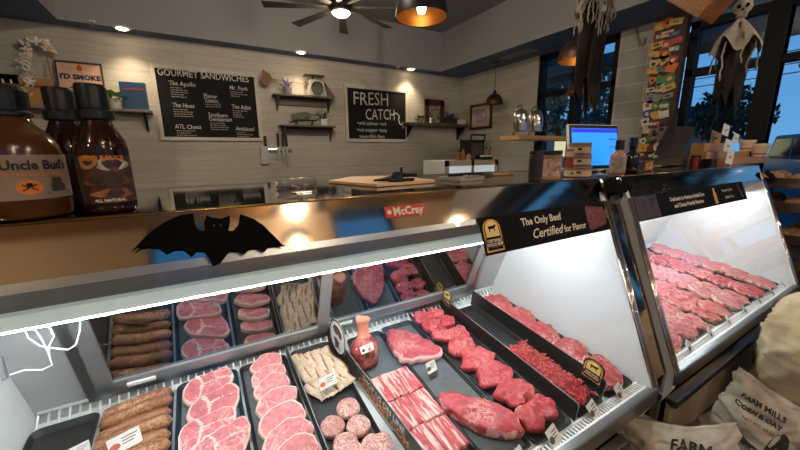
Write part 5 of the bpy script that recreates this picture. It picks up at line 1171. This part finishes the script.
for i, (px, py, Y, w_, h_) in enumerate(((726,130,1.0,.055,.035),(736,138,1.02,.05,.03),(728,146,.97,.06,.04),(730,157,.95,.06,.045),(716,138,1.08,.09,.04))):
    p = at_y(px, py, Y); t = thing('price_card', 'small white card pinned on the wooden stand, '+['topmost','right below the topmost','middle of the column','lowest of the column','tan one behind on the left'][i], 'card', (p.x,Y,p.z)); mk('card', box((-w_,-.001,-h_),(w_,.001,h_),0,Matrix.Rotation(R(8),4,'Y')@Matrix.Scale(1.1,4)), paper if i < 4 else mat('tan_box_card','A8845A',.6), t); mk('stake', tube([(0,.003,-h_*.8),(0,.003,min(-h_*.9, TZ+.06-p.z))], .0015, 4), acrylic, t); mk('print_line', box((-w_*.4,-.002,-h_*.2),(w_*.4,-.0012,h_*.1)), mat('grey_ink','8E867C',.6) if i < 4 else ink, t)

# ================================================================ COFFEE CORNER AND HEAT LAMP SHELF
CX0, CX1, CY = 3.40, 4.57, 4.35; CZ = at_y(475,160,CY).z
t = thing('beverage_cooler', 'white framed glass fronted cooler against the right wall, coffee things on top', 'cooler', ((CX0+CX1)/2,CY,0)); hw = (CX1-CX0)/2
mk('cabinet', box((-hw,.02,0),(hw,.62,CZ-.0),.01), white_enamel, t); mk('door_frame', join(box((-hw,0,CZ-.09),(hw,.02,CZ)), box((-hw,0,.3),(-hw+.08,.02,CZ)), box((hw-.08,0,.3),(hw,.02,CZ)), box((-.03,0,.3),(.03,.02,CZ)), box((-hw,0,.3),(hw,.02,.4))), mat('warm_white_frame','CDBFA6',.5), t)
mk('window', box((-hw+.08,.005,.4),(hw-.08,.012,CZ-.09)), emis('pane_reflection_glow','C8D4D8',.55), t)  # white reflection on the pane, put in as a glow
def on_c(px, dy=.15): return V((at_y(px,155,CY+dy).x, CY+dy, CZ+.0005))
p = on_c(472,.3); t = thing('coffee_machine', 'black coffee machine with open arm on top of the cooler', 'coffee machine', tuple(p)); mk('housing', box((-.17,-.12,0),(.17,.14,.34),.015), black_pl, t); mk('arm', join(tube([(-.15,-.12,.34),(-.15,-.14,.42),(.16,-.14,.42)], .015, 8), tube([(.16,-.14,.42),(.16,-.12,.3)], .012, 8)), black_metal, t); mk('front_panel', box((-.13,-.125,.08),(.13,-.119,.28)), mat('machine_panel','2A2624',.3,0,.6,30,0,'6E6A60'), t); mk('drip_tray', box((-.12,-.2,0),(.12,-.12,.03),.004), chrome, t)
p = on_c(498,.3); t = thing('coffee_grinder', 'black grinder with a hooked arm at the right end of the cooler', 'grinder', tuple(p)); mk('housing', box((-.07,-.09,0),(.08,.09,.22),.01), black_pl, t); mk('hook_arm', tube([(-.02,-.08,.22),(-.14,-.09,.35),(.10,-.09,.38),(.12,-.09,.22)], .012, 8), black_metal, t); mk('tray', box((-.08,-.16,.04),(.08,-.09,.05)), chrome, t)
for i, (px, hh_, r_) in enumerate(((459,.17,.04),(463,.2,.035),(469,.12,.045),(473,.1,.04))):
    p = on_c(px,.06); t = thing('condiment_bottle', ['leftmost small amber bottle on the cooler','taller amber bottle beside the leftmost on the cooler','squat tan canister in front of the coffee machine','squat brown cup in front of the coffee machine'][i], 'bottle', tuple(p)); mk('body', lathe([(r_,0),(r_,hh_*.6),(r_*.4,hh_*.8),(r_*.4,hh_*.9),(.0005,hh_*.9)], 16), mat('amber_bottle%d'%i, ['8A5A30','A07850','A89070','6A4028'][i], .3), t); mk('cap', lathe([(r_*.5,hh_*.9),(r_*.5,hh_),(.0005,hh_)], 12), lid_d, t)
for i in range(5):
    p = on_c(481+i*3.1,.22); t = thing('syrup_bottle', 'pinkish lit syrup bottle on the cooler, %s' % ['leftmost of five','second of five','middle of five','fourth of five','rightmost of five'][i], 'bottle', (p.x,p.y,CZ+.0005), group='syrup bottles'); mk('body', lathe([(.022,0),(.022,.12),(.010,.15),(.010,.19),(.0005,.19)], 12), mat('syrup%d'%i, ['B07A68','C08A78','B8907A','A86E5C','C09A84'][i], .3), t); mk('cap', lathe([(.012,.19),(.012,.21),(.0005,.21)], 10), lid_d, t)
p = on_c(486,.03); t = thing('sugar_caddy', 'low black caddy with white packets at the cooler front', 'caddy', tuple(p)); mk('tray', box((-.12,-.04,0),(.12,.04,.05),.004), black_pl, t); mk('packets', boxes([((-.11+i*.032,-.035,.05),(-.09+i*.032,.03,.075)) for i in range(7)]), paper, t)
# pass shelf with heat lamps
SY = 2.5; sa = at_y(511,139,SY); sb = at_y(577,134,SY); SZ = (sa.z+sb.z)/2
t = thing('pass_shelf', 'raised wooden pass shelf on black posts behind the counter', 'shelf', ((sa.x+sb.x)/2,SY,0)); hl = (sb.x-sa.x)/2
mk('board', box((-hl,-.10,SZ-.045),(hl,.15,SZ),.004), light_wood, t)
for x in (-hl*.1, hl*.9): mk('post', box((x-.02,.02,.931),(x+.02,.06,SZ-.045)), black_metal, t)
for i, px in enumerate((521,536)):
    x = at_y(px,120,SY+.05).x; t = thing('heat_lamp', ['chrome dome heat lamp on the left of the pair','chrome dome heat lamp on the right of the pair'][i], 'heat lamp', (x,SY+.05,SZ+.0005)); s = 1
    mk('dome', lathe([(.075,.05),(.077,.12),(.072,.20),(.052,.255),(.014,.278),(.0005,.28)], 24, cap=False), chrome, t, smooth=True); mk('arch', tube([(-.10,0,0),(-.105,0,.18),(-.085,0,.26),(-.04,0,.305),(0,0,.31),(0,0,.28)], .008, 8), chrome, t, smooth=True); mk('foot', lathe([(.03,0),(.03,.006),(.0005,.008)], 16, c=(-.10,0)), chrome, t)
t = thing('potted_plant', 'small dark green plant behind the chrome heat lamps', 'plant', (at_y(544,128,SY+.3).x,SY+.1,SZ+.0005)); pot(t,.03,.04,.05,mat('black_pot','1A1816',.5)); leafy(t, 30, .06, .06, 12, dgreen, .02, .10, .3, base=.04)
t = thing('prep_cabinet', 'dark work cabinet under the pass shelf behind the cases', 'cabinet', (3.4,2.45,0)); mk('carcass', box((-.6,-.25,.0),(.6,.35,.9),.01), mat('dark_cabinet','2E2824',.6), t); mk('worktop', box((-.62,-.27,.90),(.62,.37,.93),.004), steel_top, t)

# ================================================================ BREAD RACK
bx0, bx1, by0, by1 = 3.80, 4.50, .12, 1.0
t = thing('bread_rack', 'dark wooden rack of bread shelves beyond the second case', 'rack', ((bx0+bx1)/2,(by0+by1)/2,0)); bw_, bd_ = (bx1-bx0)/2, (by1-by0)/2
dkw = mat('dark_rack_wood','3E2A1C',.6,0,.3,10,.1,None,(10,1,10)); tiers = [.42,.74,.98,1.16]
for z in tiers: mk('shelf_board', box((-bw_,-bd_,z-.02),(bw_,bd_,z),.003), dkw, t); mk('front_lip', box((-bw_-.015,-bd_,z-.03),(-bw_,bd_,z+.045),.003), dkw, t)
for sx in (-1,1):
    for sy in (-1,1): mk('post', box((sx*bw_-.02,sy*bd_-.02,0),(sx*bw_+.02,sy*bd_+.02,1.22)), dkw, t)
loafm = mat('crusty_bread','B8895A',.7,0,.6,30,.4,'6E4424'); loafm2 = mat('seeded_bread','C8A274',.7,0,.6,45,.4,'7E5A34')
proto = None; k = 0
for ti, z in enumerate(tiers):
    for i in range(4):
        for j in range(3):
            x = bx0+.12+j*.22; y = by0+.12+i*.215
            lb_ = 'golden loaf on the %s bread shelf, %s row, %s from the walkway' % (['lowest','lower middle','upper middle','top'][ti], ['nearest','second','third','farthest'][i], ['first','second','third'][j])
            bm = slab([(.10*math.cos(a)*(1+.05*math.sin(3*a)), .075*math.sin(a)) for a in [q*PI/6 for q in range(12)]], .05, .6, k, .010, 0, n=24)
            o = mk('bread_loaf', bm, loafm if (k % 2) else loafm2, smooth=True, keep=True); o.matrix_world = Matrix.Translation((x,y,z+.001))@Matrix.Rotation(rnd.uniform(-.5,.5),4,'Z'); o['label'] = lb_; o['category'] = 'bread'; o['group'] = 'loaves on the bread rack'; k += 1

# ================================================================ SACKS
burlap = mat('off_white_sack_cloth','B4AC9E',.9,0,.15,14,.3,'857A6A'); burlap2 = mat('cream_sack_cloth','BCAC8C',.9,0,.2,6,.3,'9A8763')
def sack2(w, d, h, sd, crease=.02, n=80, m=64):
    bm = BM(); rings = []
    for k in range(m+1):
        f = k/m; th = d*max(.03, (1-f**2.2))**.8 * min(1, (f*7+.35)); wd = w*(1-.10*math.sin(PI*f)**2+.02*math.sin(f*9+sd)); ring = []
        for i in range(n):
            a = 2*PI*i/n; ca, sa_ = math.cos(a), math.sin(a)
            x = wd/2*math.copysign(abs(ca)**.8, ca); y = th/2*math.copysign(abs(sa_)**.9, sa_); z = h*f-.035*f*math.sin(PI*(x/wd+.5))
            q = noise.noise(V((x*6+sd*5, y*6, f*3)))*crease*1.5+((1-abs(noise.noise(V((x*8+f*5+sd, y*5, z*7-x*6)))))**7)*crease*1.1-((1-abs(noise.noise(V((x*14-f*8+sd*3, y*5, z*12+x*9)))))**9)*crease*.7
            e_ = min(1, (1-f)*5+.15)
            ring.append(bm.verts.new((x+ca*q*.6, y+sa_*q*e_+noise.noise(V((x*9+sd,f*4,2)))*.03*f, z+noise.noise(V((x*7,sd,f*5)))*.018)))
        rings.append(ring)
    for a, b in zip(rings, rings[1:]):
        for i in range(n): bm.faces.new((a[i],a[(i+1)%n],b[(i+1)%n],b[i]))
    bm.faces.new(rings[0][::-1]); bm.faces.new(rings[-1]); return bm
def sack(w, d, h, sd, crease=.02, top=.55, n=64, m=56):
    bm = BM(); rings = []
    for k in range(m+1):
        f = k/m; z = h*f; s = (1-abs(2*f-1)**3.2)**(1/2.6) if 0 < f < 1 else .02
        s = max(s, .06); ring = []
        if f > .8: s *= (1-(f-.8)*(1-top)*3)
        for i in range(n):
            a = 2*PI*i/n; ca, sa_ = math.cos(a), math.sin(a); e_ = .75
            x = w/2*s*math.copysign(abs(ca)**e_, ca); y = d/2*s*math.copysign(abs(sa_)**e_, sa_)
            q = noise.noise(V((x*5+sd*5, y*5, z*3)))*crease*1.3 + ((1-abs(noise.noise(V((x*9+sd, y*9+4, z*5+x*4)))))**6)*crease*.8 + ((1-abs(noise.noise(V((x*16+sd*2, y*16+4, z*22+x*9)))))**8)*crease*.45
            ring.append(bm.verts.new((x+ca*q, y+sa_*q, z+q*.5)))
        rings.append(ring)
    for a, b in zip(rings, rings[1:]):
        for i in range(n): bm.faces.new((a[i],a[(i+1)%n],b[(i+1)%n],b[i]))
    bm.faces.new(rings[0][::-1]); bm.faces.new(rings[-1]); return bm
def decal(bm_src, M_sack, shape_bm, origin, xd, yd, off=.003):
    """lay printed shapes onto the cloth by projecting along the print's normal"""
    tree_ = BVHTree.FromBMesh(bm_src); Mi = M_sack.inverted(); B_ = basis(origin, xd, yd); nn = (Mi.to_3x3() @ (V(xd).normalized().cross(V(yd).normalized()))).normalized()
    bmesh.ops.subdivide_edges(shape_bm, edges=[e for e in shape_bm.edges if e.calc_length() > .02], cuts=2, use_grid_fill=True)
    for v in shape_bm.verts:
        p_ = Mi @ (B_ @ v.co); hit = tree_.ray_cast(p_+nn*.4, -nn)
        if hit[0] is None: hit = tree_.find_nearest(p_)
        v.co = hit[0]+nn*off
    return shape_bm
inkc = mat('charcoal_print','231F1D',.8)
def clean(pts, k=2): return prism(smooth_loop(pts, k), .0)
def flat(pts, k=2):
    P_ = smooth_loop(pts, k) if k else pts; bm = BM(); bm.faces.new([bm.verts.new((x,y,0)) for x, y in P_]); bmesh.ops.triangulate(bm, faces=bm.faces); return bm
# right, upright cream sack
M1 = Matrix.Translation((2.60,.255,0))@Matrix.Rotation(R(6),4,'Z')
bm = sack(.62,.40,.70,2,.03,.7); bm.transform(Matrix.Identity(4)); t = thing('burlap_sack', 'upright cream cloth sack, plain and bulging, at the right edge', 'sack', M=M1); mk('cloth', bm, burlap2, t, smooth=True)
# leaning printed sacks
def leaning(M_, w, d, h, sd, label, top=.8):
    bm = sack2(w, d, h, sd, .022); t = thing('burlap_sack', label, 'sack', M=M_); cp = bm.copy(); mk('cloth', bm, burlap, t, smooth=True); return t, cp
MA = Matrix.Translation((1.74,.375,.04))@Matrix.Rotation(R(-66),4,'Z')@Matrix.Rotation(R(-10),4,'X')@Matrix.Rotation(R(22),4,'Y')
tA, bA = leaning(MA, .29, .20, .49, 5, 'white printed sack with a black cow face, leaning on the case')
MB_ = Matrix.Translation((1.40,.31,.04))@Matrix.Rotation(R(-66),4,'Z')@Matrix.Rotation(R(-8),4,'X')@Matrix.Rotation(R(-16),4,'Y')
tB, bB = leaning(MB_, .38, .20, .43, 9, 'white printed sack with scribbled black letters, nearest at the bottom')
def sackmark(t, bmS, M_, nm, shape, lx, lz, rz=0):
    """print placed on the sack's own face: lx across, lz up from the bottom"""
    n_ = M_.to_3x3() @ V((0,-1,0)); xd = M_.to_3x3() @ V((math.cos(rz),0,math.sin(rz))); yd = M_.to_3x3() @ V((-math.sin(rz),0,math.cos(rz)))
    mk(nm, decal(bmS, M_, shape, M_ @ V((lx,-.1,lz)), xd, yd), inkc, t)
sackmark(tA, bA, MA, 'lettering', text_bm('FARM MILLS', .026, bold=.001), -.03, .40)
sackmark(tA, bA, MA, 'lettering', text_bm('CORN & OAT', .023, bold=.001), -.03, .365)
sackmark(tA, bA, MA, 'lettering', text_bm('NET WT 50 LB', .016), -.02, .335)
sackmark(tA, bA, MA, 'cow_patch', flat([(-.03,.09),(.0,.11),(.03,.08),(.025,.02),(.04,-.06),(.05,-.12),(.03,-.13),(.005,-.07),(-.015,.0),(-.04,.03)]), .06, .25)
sackmark(tA, bA, MA, 'cow_eye', flat([(.026*math.cos(a), .017*math.sin(a)) for a in [k*PI/8 for k in range(16)]], 0), -.01, .20)
sackmark(tA, bA, MA, 'cow_ear', flat([(-.05,.03),(-.01,.0),(.03,.0),(.035,-.018),(-.01,-.022),(-.04,.0)]), -.01, .26)
sackmark(tB, bB, MB_, 'lettering', text_bm('FARM', .045, bold=.0015, shear=.3), .05, .345)
sackmark(tB, bB, MB_, 'lettering', text_bm('MILLS', .045, bold=.0015, shear=.3), .05, .295)

# pendants over the shop floor in front of the cases (seen in the polished steel)
PL = ((-2.0,-1.0),(.8,-1.6),(2.9,-1.6))
for (x, y), w_ in zip(PL, ('left','middle','right')): pendant(x, y, 2.45, .165, .165, 'black dome pendant over the shop floor behind the viewer, %s one' % w_, ZC)
FL = ((-2.2,2.0,'over the left work aisle'),(.4,2.2,'over the counter aisle near the fan'),(-2.0,-1.3,'behind the viewer on the left'),(1.0,-2.1,'behind the viewer by the front windows'),(3.0,-1.2,'behind the viewer on the right'))  # added fill lamps out of view, there to brighten ceiling and room
for x, y, w_ in FL:
    t = thing('added_fill_lamp', 'added round white ceiling fill lamp '+w_, 'ceiling light', (x,y,ZC)); mk('base', lathe([(.0005,-.001),(.16,-.001),(.16,-.03),(.0005,-.03)], 28), white_enamel, t); mk('diffuser', lathe([(.15,-.03),(.14,-.06),(.08,-.085),(.0005,-.09)], 28, cap=False), emis('fill_lamp_glow','FFE0B8',4), t, smooth=True)

# ================================================================ LIGHTS
def lamp(name, kind, loc, e, c, size=.1, rot=(0,0,0), spot=None, blend=.5):
    d = bpy.data.lights.new(name, kind); d.energy = e; d.color = c
    if kind == 'AREA': d.size = size
    else: d.shadow_soft_size = size
    if spot: d.spot_size = R(spot); d.spot_blend = blend
    o = bpy.data.objects.new(name, d); COL.objects.link(o); o.location = loc; o.rotation_euler = rot; return o
WARM = (1,.78,.52)
wd = bpy.data.worlds.new('dusk'); S.world = wd; wd.use_nodes = True
N = wd.node_tree.nodes; L = wd.node_tree.links; bg = N['Background']
tc = N.new('ShaderNodeTexCoord'); sp = N.new('ShaderNodeSeparateXYZ'); L.new(tc.outputs['Generated'], sp.inputs[0])
rp = N.new('ShaderNodeValToRGB'); L.new(sp.outputs[2], rp.inputs[0])
e = rp.color_ramp.elements; e[0].position = 0; e[0].color = (.13,.34,.62,1); e[1].position = .5; e[1].color = (.03,.17,.46,1)
L.new(rp.outputs[0], bg.inputs[0]); bg.inputs[1].default_value = 1.6
S.view_settings.view_transform = 'Standard'; S.view_settings.look = 'None'; S.view_settings.gamma = 1; S.view_settings.use_curve_mapping = False
S.view_settings.exposure = 0
for x, y, z, e_ in [(a, b, 2.42, 16) for a, b in PL]+[(a, b, ZC-.25, e_) for (a, b, c_), e_ in zip(FL, (80,80,60,50,60))]:
    lamp('pendant_and_fill_light', 'POINT', (x,y,z), e_, (1,.84,.66), .035)  # pendant bulbs, plus fill light for the added ceiling lamps
for p in DL: lamp('downlight_beam', 'SPOT', (p.x,p.y,ZS-.03), 62, WARM, .05, (0,0,0), 105, .9)
lamp('fan_lamp_light', 'POINT', (fan.location.x,fan.location.y,2.70), 30, WARM, .08)
